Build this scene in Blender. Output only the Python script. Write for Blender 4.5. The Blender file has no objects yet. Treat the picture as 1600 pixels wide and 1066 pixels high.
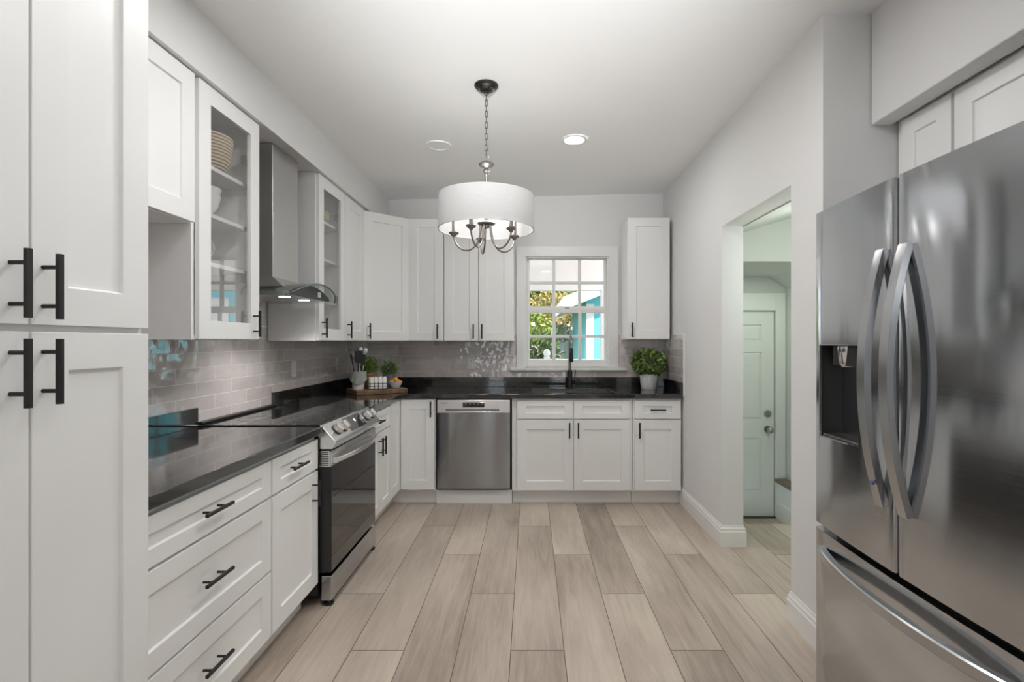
import bpy, bmesh, math, random
from mathutils import Vector, Matrix
random.seed(7)
PI = math.pi
scene = bpy.context.scene
C = scene.collection

# ------------------------------------------------------------------ camera
cam_d = bpy.data.cameras.new('camera')
cam = bpy.data.objects.new('camera', cam_d)
C.objects.link(cam)
cam.location = (0, 0, 1.34)
cam.rotation_euler = (PI / 2, 0, 0)
cam_d.sensor_width = 36
cam_d.lens = 18.0
cam_d.shift_x = -28.5 / 1600
cam_d.shift_y = 1.0 / 1600
cam_d.clip_start = 0.02
scene.camera = cam

# ------------------------------------------------------------------ colour management
scene.view_settings.view_transform = 'Standard'
scene.view_settings.look = 'None'
scene.view_settings.gamma = 1
scene.view_settings.use_curve_mapping = False
scene.view_settings.exposure = 0.06
scene.cycles.max_bounces = 10
scene.cycles.diffuse_bounces = 6
scene.cycles.glossy_bounces = 5
scene.cycles.transparent_max_bounces = 12
scene.cycles.sample_clamp_indirect = 6
scene.cycles.caustics_reflective = False
scene.cycles.caustics_refractive = False

# ------------------------------------------------------------------ world, sun
world = bpy.data.worlds.new('sky')
scene.world = world
world.use_nodes = True
wn = world.node_tree.nodes
bgn = wn['Background']
bgn.inputs['Color'].default_value = (0.80, 0.90, 1.0, 1)
bgn.inputs['Strength'].default_value = 2.0


def light(name, kind, loc, energy, rot=(0, 0, 0), color=(1, 1, 1), **kw):
    d = bpy.data.lights.new(name, kind)
    d.energy = energy
    d.color = color
    for k, v in kw.items():
        setattr(d, k, v)
    o = bpy.data.objects.new(name, d)
    C.objects.link(o)
    o.location = loc
    o.rotation_euler = rot
    return o


light('sun', 'SUN', (3, 3, 10), 7.5, rot=(math.radians(38), math.radians(-12), 0), color=(1, 0.97, 0.92), angle=0.03)
# area lamps as daylight in unseen rear openings, narrowed to shape reflections
light('rear_daylight_fill', 'AREA', (-0.86, -3.30, 1.40), 34, rot=(PI / 2, 0, PI), color=(1.0, 0.985, 0.96),
      shape='RECTANGLE', size=0.30, size_y=2.0)
light('rear_daylight_fill', 'AREA', (0.72, -3.30, 1.40), 34, rot=(PI / 2, 0, PI), color=(1.0, 0.985, 0.96),
      shape='RECTANGLE', size=0.30, size_y=2.0)
# unseen ceiling lamps without fixtures, added to light the foreground
for lx, ly, e in ((0.30, 1.90, 7), (-0.63, 1.90, 7), (0.30, 0.20, 4), (0.30, -1.4, 5)):
    light('ceiling_fill_lamp', 'AREA', (lx, ly, 2.66), e, color=(1, 0.99, 0.975), shape='DISK', size=0.16)
# the photographer's flash, then an added spot that brightens the ceiling
light('camera_flash', 'POINT', (0.06, -0.12, 1.68), 3, color=(1, 1, 1), shadow_soft_size=0.04)
light('ceiling_fill_spot', 'SPOT', (0.02, -0.30, 1.72), 500, rot=(math.radians(90 + 29), 0, 0), color=(1, 1, 1), spot_size=math.radians(56), spot_blend=1.0, shadow_soft_size=0.12)
light('porch_fill', 'POINT', (2.6, 6.0, 2.2), 75, color=(1.0, 0.95, 0.93), shadow_soft_size=0.12)  # added lamp without a fixture, brightens the porch ceiling
# unseen green-tinted lamps added to brighten the hall and landing
light('hall_fill', 'POINT', (1.88, 2.95, 1.85), 11, color=(0.94, 1.0, 0.93), shadow_soft_size=0.10)
light('landing_fill', 'AREA', (2.05, 4.25, 1.94), 3.5, color=(0.90, 1.0, 0.90), shape='DISK', size=0.2)

# ================================================================== materials
MATS = {}


def new_mat(name):
    m = bpy.data.materials.new(name)
    m.use_nodes = True
    nt = m.node_tree
    return m, nt, nt.nodes['Principled BSDF']


def N(nt, t, **kw):
    n = nt.nodes.new(t)
    for k, v in kw.items():
        if k.startswith('i_'):
            n.inputs[k[2:].replace('_', ' ')].default_value = v
        else:
            setattr(n, k, v)
    return n


def plain(name, col, rough=0.5, metal=0.0, var=0.03, vscale=6.0, bump=0.0, bscale=200.0, coat=0.0, spec=0.5, emit=None, estr=0):
    """a plain finish with a little procedural variation"""
    m, nt, p = new_mat(name)
    tc = N(nt, 'ShaderNodeTexCoord')
    nz = N(nt, 'ShaderNodeTexNoise', i_Scale=vscale, i_Detail=3.0)
    nt.links.new(tc.outputs['Object'], nz.inputs['Vector'])
    mx = N(nt, 'ShaderNodeMix', data_type='RGBA')
    mx.inputs['A'].default_value = (*[c * (1 - var) for c in col], 1)
    mx.inputs['B'].default_value = (*[min(1, c * (1 + var)) for c in col], 1)
    nt.links.new(nz.outputs['Fac'], mx.inputs['Factor'])
    nt.links.new(mx.outputs['Result'], p.inputs['Base Color'])
    p.inputs['Roughness'].default_value = rough
    p.inputs['Metallic'].default_value = metal
    p.inputs['Coat Weight'].default_value = coat
    p.inputs['Specular IOR Level'].default_value = spec
    if bump:
        n2 = N(nt, 'ShaderNodeTexNoise', i_Scale=bscale, i_Detail=2.0)
        nt.links.new(tc.outputs['Object'], n2.inputs['Vector'])
        b = N(nt, 'ShaderNodeBump', i_Strength=bump, i_Distance=0.002)
        nt.links.new(n2.outputs['Fac'], b.inputs['Height'])
        nt.links.new(b.outputs['Normal'], p.inputs['Normal'])
    if emit:
        p.inputs['Emission Color'].default_value = (*emit, 1)
        p.inputs['Emission Strength'].default_value = estr
    MATS[name] = m
    return m


def steel(name, col=(0.62, 0.61, 0.60), rough=0.24, aniso=0.7, rot=0.25, axis='Z', streak=0.05):
    m, nt, p = new_mat(name)
    tc = N(nt, 'ShaderNodeTexCoord')
    mp = N(nt, 'ShaderNodeMapping')
    mp.inputs['Scale'].default_value = (4, 4, 900) if axis == 'Z' else (900, 900, 4)
    nt.links.new(tc.outputs['Object'], mp.inputs['Vector'])
    nz = N(nt, 'ShaderNodeTexNoise', i_Scale=1.0, i_Detail=2.0)
    nt.links.new(mp.outputs['Vector'], nz.inputs['Vector'])
    mx = N(nt, 'ShaderNodeMix', data_type='RGBA')
    mx.inputs['A'].default_value = (*[c * (1 - streak) for c in col], 1)
    mx.inputs['B'].default_value = (*[c * (1 + streak) for c in col], 1)
    nt.links.new(nz.outputs['Fac'], mx.inputs['Factor'])
    nt.links.new(mx.outputs['Result'], p.inputs['Base Color'])
    mr = N(nt, 'ShaderNodeMapRange')
    mr.inputs['To Min'].default_value = rough - 0.03
    mr.inputs['To Max'].default_value = rough + 0.03
    nt.links.new(nz.outputs['Fac'], mr.inputs['Value'])
    nt.links.new(mr.outputs['Result'], p.inputs['Roughness'])
    p.inputs['Metallic'].default_value = 1.0
    p.inputs['Anisotropic'].default_value = aniso
    p.inputs['Anisotropic Rotation'].default_value = rot
    # large soft waves of the sheet, as on real panels
    n2 = N(nt, 'ShaderNodeTexNoise', i_Scale=1.6, i_Detail=1.0)
    nt.links.new(tc.outputs['Object'], n2.inputs['Vector'])
    b = N(nt, 'ShaderNodeBump', i_Strength=0.10, i_Distance=0.02)
    nt.links.new(n2.outputs['Fac'], b.inputs['Height'])
    nt.links.new(b.outputs['Normal'], p.inputs['Normal'])
    MATS[name] = m
    return m


def glass(name, ior=1.75, tint=(1, 1, 1), rough=0.0):
    m = bpy.data.materials.new(name)
    m.use_nodes = True
    nt = m.node_tree
    nt.nodes.clear()
    out = N(nt, 'ShaderNodeOutputMaterial')
    mix = N(nt, 'ShaderNodeMixShader')
    fr = N(nt, 'ShaderNodeFresnel', i_IOR=ior)
    tr = N(nt, 'ShaderNodeBsdfTransparent')
    tr.inputs['Color'].default_value = (*tint, 1)
    gl = N(nt, 'ShaderNodeBsdfGlossy')
    gl.inputs['Roughness'].default_value = rough
    # the front face reflects; the inner faces let light straight through
    geo = N(nt, 'ShaderNodeNewGeometry')
    inv = N(nt, 'ShaderNodeMath', operation='SUBTRACT')
    inv.inputs[0].default_value = 1.0
    nt.links.new(geo.outputs['Backfacing'], inv.inputs[1])
    mul = N(nt, 'ShaderNodeMath', operation='MULTIPLY')
    nt.links.new(fr.outputs['Fac'], mul.inputs[0])
    nt.links.new(inv.outputs[0], mul.inputs[1])
    nt.links.new(mul.outputs[0], mix.inputs['Fac'])
    nt.links.new(tr.outputs[0], mix.inputs[1])
    nt.links.new(gl.outputs[0], mix.inputs[2])
    nt.links.new(mix.outputs[0], out.inputs['Surface'])
    MATS[name] = m
    return m


def emitter(name, col, s):
    m = bpy.data.materials.new(name)
    m.use_nodes = True
    nt = m.node_tree
    p = nt.nodes['Principled BSDF']
    p.inputs['Base Color'].default_value = (*col, 1)
    p.inputs['Emission Color'].default_value = (*col, 1)
    p.inputs['Emission Strength'].default_value = s
    MATS[name] = m
    return m


def tile_mat(name, u):
    """glossy hand-made 3x12 tile in running bond; u = object axis along the wall"""
    m, nt, p = new_mat(name)
    L = nt.links.new
    tc = N(nt, 'ShaderNodeTexCoord')
    sp = N(nt, 'ShaderNodeSeparateXYZ')
    L(tc.outputs['Object'], sp.inputs[0])
    cb = N(nt, 'ShaderNodeCombineXYZ')
    L(sp.outputs[u], cb.inputs['X'])
    L(sp.outputs['Z'], cb.inputs['Y'])
    br = N(nt, 'ShaderNodeTexBrick', offset=0.5, offset_frequency=2, squash=1.0)
    br.inputs['Scale'].default_value = 1.0
    br.inputs['Brick Width'].default_value = 0.305
    br.inputs['Row Height'].default_value = 0.0755
    br.inputs['Mortar Size'].default_value = 0.0019
    br.inputs['Mortar Smooth'].default_value = 0.15
    br.inputs['Color1'].default_value = (0, 0, 0, 1)
    br.inputs['Color2'].default_value = (1, 1, 1, 1)
    br.inputs['Mortar'].default_value = (0.5, 0.5, 0.5, 1)
    L(cb.outputs[0], br.inputs['Vector'])
    cl = N(nt, 'ShaderNodeTexNoise', i_Scale=9.0, i_Detail=4.0)
    L(cb.outputs[0], cl.inputs['Vector'])
    av = N(nt, 'ShaderNodeMix', data_type='FLOAT')
    av.inputs[0].default_value = 0.5
    L(br.outputs['Color'], av.inputs[2])
    L(cl.outputs['Fac'], av.inputs[3])
    ra = N(nt, 'ShaderNodeMix', data_type='RGBA')
    ra.inputs['A'].default_value = (0.56, 0.50, 0.485, 1)
    ra.inputs['B'].default_value = (0.72, 0.665, 0.65, 1)
    L(av.outputs[0], ra.inputs['Factor'])
    mo = N(nt, 'ShaderNodeMix', data_type='RGBA')
    mo.inputs['B'].default_value = (0.90, 0.88, 0.865, 1)
    L(br.outputs['Fac'], mo.inputs['Factor'])
    L(ra.outputs['Result'], mo.inputs['A'])
    L(mo.outputs['Result'], p.inputs['Base Color'])
    ro = N(nt, 'ShaderNodeMapRange')
    ro.inputs['To Min'].default_value = 0.055
    ro.inputs['To Max'].default_value = 0.6
    L(br.outputs['Fac'], ro.inputs['Value'])
    L(ro.outputs['Result'], p.inputs['Roughness'])
    # uneven glaze: the noise is shifted for every tile, and grout lies deeper
    of = N(nt, 'ShaderNodeVectorMath', operation='SCALE')
    of.inputs['Scale'].default_value = 7.0
    L(br.outputs['Color'], of.inputs[0])
    ad = N(nt, 'ShaderNodeVectorMath', operation='ADD')
    L(cb.outputs[0], ad.inputs[0])
    L(of.outputs[0], ad.inputs[1])
    wv = N(nt, 'ShaderNodeTexNoise', i_Scale=11.0, i_Detail=1.5)
    L(ad.outputs[0], wv.inputs['Vector'])
    h = N(nt, 'ShaderNodeMath', operation='MULTIPLY_ADD')
    L(br.outputs['Fac'], h.inputs[0])
    h.inputs[1].default_value = -0.06
    L(wv.outputs['Fac'], h.inputs[2])
    b = N(nt, 'ShaderNodeBump', i_Strength=1.0, i_Distance=0.007)
    L(h.outputs[0], b.inputs['Height'])
    L(b.outputs['Normal'], p.inputs['Normal'])
    p.inputs['Specular IOR Level'].default_value = 1.0
    p.inputs['Coat Weight'].default_value = 0.8
    p.inputs['Coat Roughness'].default_value = 0.04
    L(b.outputs['Normal'], p.inputs['Coat Normal'])
    MATS[name] = m
    return m


def floor_mat(name):
    """wood-look planks along Y, each row shifted by a third of a plank"""
    m, nt, p = new_mat(name)
    L = nt.links.new

    def math_(op, a, b=None, c=None):
        n = N(nt, 'ShaderNodeMath', operation=op)
        for i, v in enumerate((a, b, c)):
            if v is None:
                continue
            if isinstance(v, (int, float)):
                n.inputs[i].default_value = v
            else:
                L(v, n.inputs[i])
        return n.outputs[0]
    tc = N(nt, 'ShaderNodeTexCoord')
    sp = N(nt, 'ShaderNodeSeparateXYZ')
    L(tc.outputs['Object'], sp.inputs[0])
    W, LEN = 0.2312, 1.5
    u = math_('DIVIDE', math_('ADD', sp.outputs['X'], 0.0844), W)
    col = math_('FLOOR', u)
    fu = math_('FRACT', u)
    v = math_('DIVIDE', math_('ADD', math_('SUBTRACT', sp.outputs['Y'], 3.722), math_('MULTIPLY', col, 0.5)), LEN)
    row = math_('FLOOR', v)
    fv = math_('FRACT', v)
    du = math_('MULTIPLY', math_('MINIMUM', fu, math_('SUBTRACT', 1.0, fu)), W)
    dv = math_('MULTIPLY', math_('MINIMUM', fv, math_('SUBTRACT', 1.0, fv)), LEN)
    gap = math_('LESS_THAN', math_('MINIMUM', du, dv), 0.0017)
    idv = N(nt, 'ShaderNodeCombineXYZ')
    L(col, idv.inputs['X'])
    L(row, idv.inputs['Y'])
    wn_ = N(nt, 'ShaderNodeTexWhiteNoise', noise_dimensions='2D')
    L(idv.outputs[0], wn_.inputs['Vector'])
    # grain
    mp = N(nt, 'ShaderNodeMapping')
    mp.inputs['Scale'].default_value = (16, 1.3, 1)
    L(tc.outputs['Object'], mp.inputs['Vector'])
    sc_ = N(nt, 'ShaderNodeVectorMath', operation='SCALE')
    sc_.inputs['Scale'].default_value = 30.0
    L(wn_.outputs['Color'], sc_.inputs[0])
    ad = N(nt, 'ShaderNodeVectorMath', operation='ADD')
    L(mp.outputs[0], ad.inputs[0])
    L(sc_.outputs[0], ad.inputs[1])
    g1 = N(nt, 'ShaderNodeTexNoise', i_Scale=1.0, i_Detail=8.0, i_Roughness=0.68, i_Distortion=1.6)
    L(ad.outputs[0], g1.inputs['Vector'])
    mp2 = N(nt, 'ShaderNodeMapping')
    mp2.inputs['Scale'].default_value = (3.2, 1.1, 1)
    L(tc.outputs['Object'], mp2.inputs['Vector'])
    ad2 = N(nt, 'ShaderNodeVectorMath', operation='ADD')
    L(mp2.outputs[0], ad2.inputs[0])
    L(sc_.outputs[0], ad2.inputs[1])
    g2 = N(nt, 'ShaderNodeTexNoise', i_Scale=1.0, i_Detail=3.0)
    L(ad2.outputs[0], g2.inputs['Vector'])
    mp3 = N(nt, 'ShaderNodeMapping')
    mp3.inputs['Scale'].default_value = (150, 6, 1)
    L(tc.outputs['Object'], mp3.inputs['Vector'])
    g3 = N(nt, 'ShaderNodeTexNoise', i_Scale=1.0, i_Detail=3.0)
    L(mp3.outputs[0], g3.inputs['Vector'])
    f = math_('ADD', math_('MULTIPLY', g1.outputs['Fac'], 0.45), math_('MULTIPLY', g2.outputs['Fac'], 0.60))
    f = math_('ADD', f, math_('MULTIPLY', math_('SUBTRACT', g3.outputs['Fac'], 0.5), 0.16))
    f = math_('ADD', f, math_('MULTIPLY', math_('SUBTRACT', wn_.outputs['Value'], 0.5), 0.25))
    cr = N(nt, 'ShaderNodeValToRGB')
    el = cr.color_ramp.elements
    el[0].position, el[0].color = 0.28, (0.245, 0.19, 0.155, 1)
    el[1].position, el[1].color = 0.74, (0.60, 0.515, 0.432, 1)
    e = el.new(0.52)
    e.color = (0.445, 0.37, 0.308, 1)
    L(f, cr.inputs['Fac'])
    mx = N(nt, 'ShaderNodeMix', data_type='RGBA')
    mx.inputs['B'].default_value = (0.085, 0.065, 0.05, 1)
    L(gap, mx.inputs['Factor'])
    L(cr.outputs['Color'], mx.inputs['A'])
    L(mx.outputs['Result'], p.inputs['Base Color'])
    p.inputs['Roughness'].default_value = 0.42
    p.inputs['Specular IOR Level'].default_value = 0.4
    b = N(nt, 'ShaderNodeBump', i_Strength=0.25, i_Distance=0.001)
    L(math_('SUBTRACT', g1.outputs['Fac'], gap), b.inputs['Height'])
    L(b.outputs['Normal'], p.inputs['Normal'])
    MATS[name] = m
    return m


def stone_mat(name, base=(0.013, 0.0125, 0.0125), rough=0.07):
    m, nt, p = new_mat(name)
    L = nt.links.new
    tc = N(nt, 'ShaderNodeTexCoord')
    v = N(nt, 'ShaderNodeTexNoise', i_Scale=260.0, i_Detail=3.0)
    L(tc.outputs['Object'], v.inputs['Vector'])
    cr = N(nt, 'ShaderNodeValToRGB')
    cr.color_ramp.elements[0].position = 0.52
    cr.color_ramp.elements[0].color = (*base, 1)
    cr.color_ramp.elements[1].position = 0.78
    cr.color_ramp.elements[1].color = (0.10, 0.10, 0.10, 1)
    L(v.outputs['Fac'], cr.inputs['Fac'])
    L(cr.outputs['Color'], p.inputs['Base Color'])
    p.inputs['Roughness'].default_value = rough
    p.inputs['Specular IOR Level'].default_value = 0.8
    p.inputs['Coat Weight'].default_value = 0.5
    p.inputs['Coat Roughness'].default_value = 0.04
    MATS[name] = m
    return m


def wood_mat(name, c0, c1, scale=(3, 30, 30), rough=0.5):
    m, nt, p = new_mat(name)
    L = nt.links.new
    tc = N(nt, 'ShaderNodeTexCoord')
    mp = N(nt, 'ShaderNodeMapping')
    mp.inputs['Scale'].default_value = scale
    L(tc.outputs['Object'], mp.inputs['Vector'])
    g = N(nt, 'ShaderNodeTexNoise', i_Scale=1.0, i_Detail=6.0, i_Distortion=1.0)
    L(mp.outputs[0], g.inputs['Vector'])
    cr = N(nt, 'ShaderNodeValToRGB')
    cr.color_ramp.elements[0].position, cr.color_ramp.elements[0].color = 0.3, (*c0, 1)
    cr.color_ramp.elements[1].position, cr.color_ramp.elements[1].color = 0.7, (*c1, 1)
    L(g.outputs['Fac'], cr.inputs['Fac'])
    L(cr.outputs['Color'], p.inputs['Base Color'])
    p.inputs['Roughness'].default_value = rough
    MATS[name] = m
    return m


def leaf_mat(name, c0, c1, rough=0.45, scale=25.0):
    m, nt, p = new_mat(name)
    L = nt.links.new
    tc = N(nt, 'ShaderNodeTexCoord')
    g = N(nt, 'ShaderNodeTexNoise', i_Scale=scale, i_Detail=3.0)
    L(tc.outputs['Object'], g.inputs['Vector'])
    cr = N(nt, 'ShaderNodeValToRGB')
    cr.color_ramp.elements[0].position, cr.color_ramp.elements[0].color = 0.36, (*c0, 1)
    cr.color_ramp.elements[1].position, cr.color_ramp.elements[1].color = 0.64, (*c1, 1)
    L(g.outputs['Fac'], cr.inputs['Fac'])
    L(cr.outputs['Color'], p.inputs['Base Color'])
    p.inputs['Roughness'].default_value = rough
    p.inputs['Subsurface Weight'].default_value = 0.0
    MATS[name] = m
    return m


def check_mat(name, c0, c1, scale, mixc, zscale=None):
    """woven gingham: two crossing stripe directions"""
    m, nt, p = new_mat(name)
    L = nt.links.new
    tc = N(nt, 'ShaderNodeTexCoord')
    sp = N(nt, 'ShaderNodeSeparateXYZ')
    L(tc.outputs['Object'], sp.inputs[0])
    fac = []
    for ax, s in (('X', scale), ('Z', scale if zscale is None else zscale)):
        a = N(nt, 'ShaderNodeMath', operation='MULTIPLY')
        a.inputs[1].default_value = s
        L(sp.outputs[ax], a.inputs[0])
        fr = N(nt, 'ShaderNodeMath', operation='FRACT')
        L(a.outputs[0], fr.inputs[0])
        lt = N(nt, 'ShaderNodeMath', operation='LESS_THAN')
        lt.inputs[1].default_value = 0.27
        L(fr.outputs[0], lt.inputs[0])
        fac.append(lt)
    s = N(nt, 'ShaderNodeMath', operation='ADD')
    L(fac[0].outputs[0], s.inputs[0])
    L(fac[1].outputs[0], s.inputs[1])
    h = N(nt, 'ShaderNodeMath', operation='MULTIPLY')
    h.inputs[1].default_value = 0.5
    L(s.outputs[0], h.inputs[0])
    cr = N(nt, 'ShaderNodeValToRGB')
    cr.color_ramp.interpolation = 'CONSTANT'
    e = cr.color_ramp.elements
    e[0].position, e[0].color = 0.0, (*c0, 1)
    e[1].position, e[1].color = 0.9, (*c1, 1)
    k = e.new(0.4)
    k.color = (*mixc, 1)
    L(h.outputs[0], cr.inputs['Fac'])
    L(cr.outputs['Color'], p.inputs['Base Color'])
    p.inputs['Roughness'].default_value = 0.8
    MATS[name] = m
    return m


def band_mat(name, c0, c1, freq, axis='Z'):
    """coiled basket weave"""
    m, nt, p = new_mat(name)
    L = nt.links.new
    tc = N(nt, 'ShaderNodeTexCoord')
    w = N(nt, 'ShaderNodeTexWave', wave_type='BANDS', bands_direction=axis, i_Scale=freq, i_Distortion=0.6)
    L(tc.outputs['Object'], w.inputs['Vector'])
    cr = N(nt, 'ShaderNodeValToRGB')
    cr.color_ramp.elements[0].position, cr.color_ramp.elements[0].color = 0.42, (*c0, 1)
    cr.color_ramp.elements[1].position, cr.color_ramp.elements[1].color = 0.58, (*c1, 1)
    L(w.outputs['Fac'], cr.inputs['Fac'])
    L(cr.outputs['Color'], p.inputs['Base Color'])
    p.inputs['Roughness'].default_value = 0.85
    b = N(nt, 'ShaderNodeBump', i_Strength=0.5, i_Distance=0.004)
    L(w.outputs['Fac'], b.inputs['Height'])
    L(b.outputs['Normal'], p.inputs['Normal'])
    MATS[name] = m
    return m


WHITE = plain('white_cabinet_paint', (0.845, 0.845, 0.84), 0.38, var=0.012, vscale=3)
INSIDE = plain('cabinet_interior', (0.75, 0.748, 0.74), 0.5, var=0.02)
WALL = plain('wall_paint', (0.74, 0.738, 0.735), 0.75, var=0.012, vscale=2, bump=0.08, bscale=90)
CEIL = plain('ceiling_paint', (0.86, 0.858, 0.852), 0.85, var=0.012, vscale=2, bump=0.12, bscale=70)
TRIM = plain('white_trim_paint', (0.82, 0.815, 0.80), 0.35, var=0.012, vscale=3)
HALLW = plain('hall_green_cast', (0.60, 0.625, 0.59), 0.75, var=0.012, vscale=2)  # green cast of the hall light is put into the wall colour
HALLT = plain('hall_trim_green_cast', (0.74, 0.765, 0.73), 0.4, var=0.012, vscale=3)  # trim white with the same green light cast painted in
BLACK = plain('matte_black_metal', (0.032, 0.031, 0.030), 0.38, metal=0.6, var=0.1, vscale=40)
BLKPL = plain('black_plastic', (0.016, 0.016, 0.017), 0.35, var=0.1, vscale=30)
BLKGL = plain('black_glass', (0.012, 0.012, 0.013), 0.035, var=0.05, coat=0.5, spec=0.7)
DARKB = plain('bronze_metal', (0.10, 0.095, 0.088), 0.28, metal=1.0, var=0.15, vscale=30)
PEWTER = plain('pewter_metal', (0.30, 0.285, 0.27), 0.30, metal=1.0, var=0.12, vscale=30)
CHROME = plain('chrome', (0.75, 0.74, 0.72), 0.12, metal=1.0, var=0.03)
NICKEL = plain('satin_nickel', (0.42, 0.40, 0.38), 0.28, metal=1.0, var=0.05)
STEEL = steel('brushed_steel', col=(0.56, 0.58, 0.605), rough=0.105, aniso=0.93)
DWSTEEL = steel('dishwasher_steel', col=(0.36, 0.372, 0.385), rough=0.14, aniso=0.93)
STEELH = steel('brushed_steel_handle', col=(0.52, 0.53, 0.545), rough=0.24, aniso=0.4)
STEELL = steel('light_steel', col=(0.80, 0.795, 0.79), rough=0.26, aniso=0.3)
HOODST = steel('hood_steel', col=(0.58, 0.57, 0.56), rough=0.30, aniso=0.6)
DKSTEEL = steel('dark_steel', col=(0.27, 0.265, 0.26), rough=0.3, aniso=0.4)
STONE = stone_mat('black_quartz')
TILEB = tile_mat('greige_tile_back', 'X')
TILEL = tile_mat('greige_tile_side', 'Y')
FLOORM = floor_mat('oak_look_planks')
PANE = glass('window_glass', 1.5)
CABGL = glass('cabinet_glass', 2.6)
HOODGL = glass('hood_glass', 1.45, (0.86, 0.90, 0.88))
LAMPON = emitter('lamp_on', (1.0, 0.98, 0.94), 9.0)
BULBM = emitter('bulb_on', (1.0, 0.94, 0.86), 5.0)
CERAM = plain('white_ceramic', (0.80, 0.795, 0.78), 0.22, var=0.02)
SHADE = None


def shade_mat():
    m, nt, p = new_mat('white_linen')
    nt.nodes.remove(p)
    out = nt.nodes['Material Output']
    tc = N(nt, 'ShaderNodeTexCoord')
    mp = N(nt, 'ShaderNodeMapping')
    mp.inputs['Scale'].default_value = (30, 30, 420)
    nt.links.new(tc.outputs['Object'], mp.inputs['Vector'])
    nz = N(nt, 'ShaderNodeTexNoise', i_Scale=1.0, i_Detail=2.0)
    nt.links.new(mp.outputs[0], nz.inputs['Vector'])
    mx = N(nt, 'ShaderNodeMix', data_type='RGBA')
    mx.inputs['A'].default_value = (0.60, 0.598, 0.60, 1)
    mx.inputs['B'].default_value = (0.70, 0.698, 0.70, 1)
    nt.links.new(nz.outputs['Fac'], mx.inputs['Factor'])
    d = N(nt, 'ShaderNodeBsdfDiffuse')
    t = N(nt, 'ShaderNodeBsdfTranslucent')
    nt.links.new(mx.outputs['Result'], d.inputs['Color'])
    nt.links.new(mx.outputs['Result'], t.inputs['Color'])
    ms = N(nt, 'ShaderNodeMixShader')
    ms.inputs['Fac'].default_value = 0.30
    nt.links.new(d.outputs[0], ms.inputs[1])
    nt.links.new(t.outputs[0], ms.inputs[2])
    nt.links.new(ms.outputs[0], out.inputs['Surface'])
    return m


SHADE = shade_mat()

# ================================================================== geometry helpers
MW = {}      # object name -> world matrix of its root (children have identity transforms)


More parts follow.
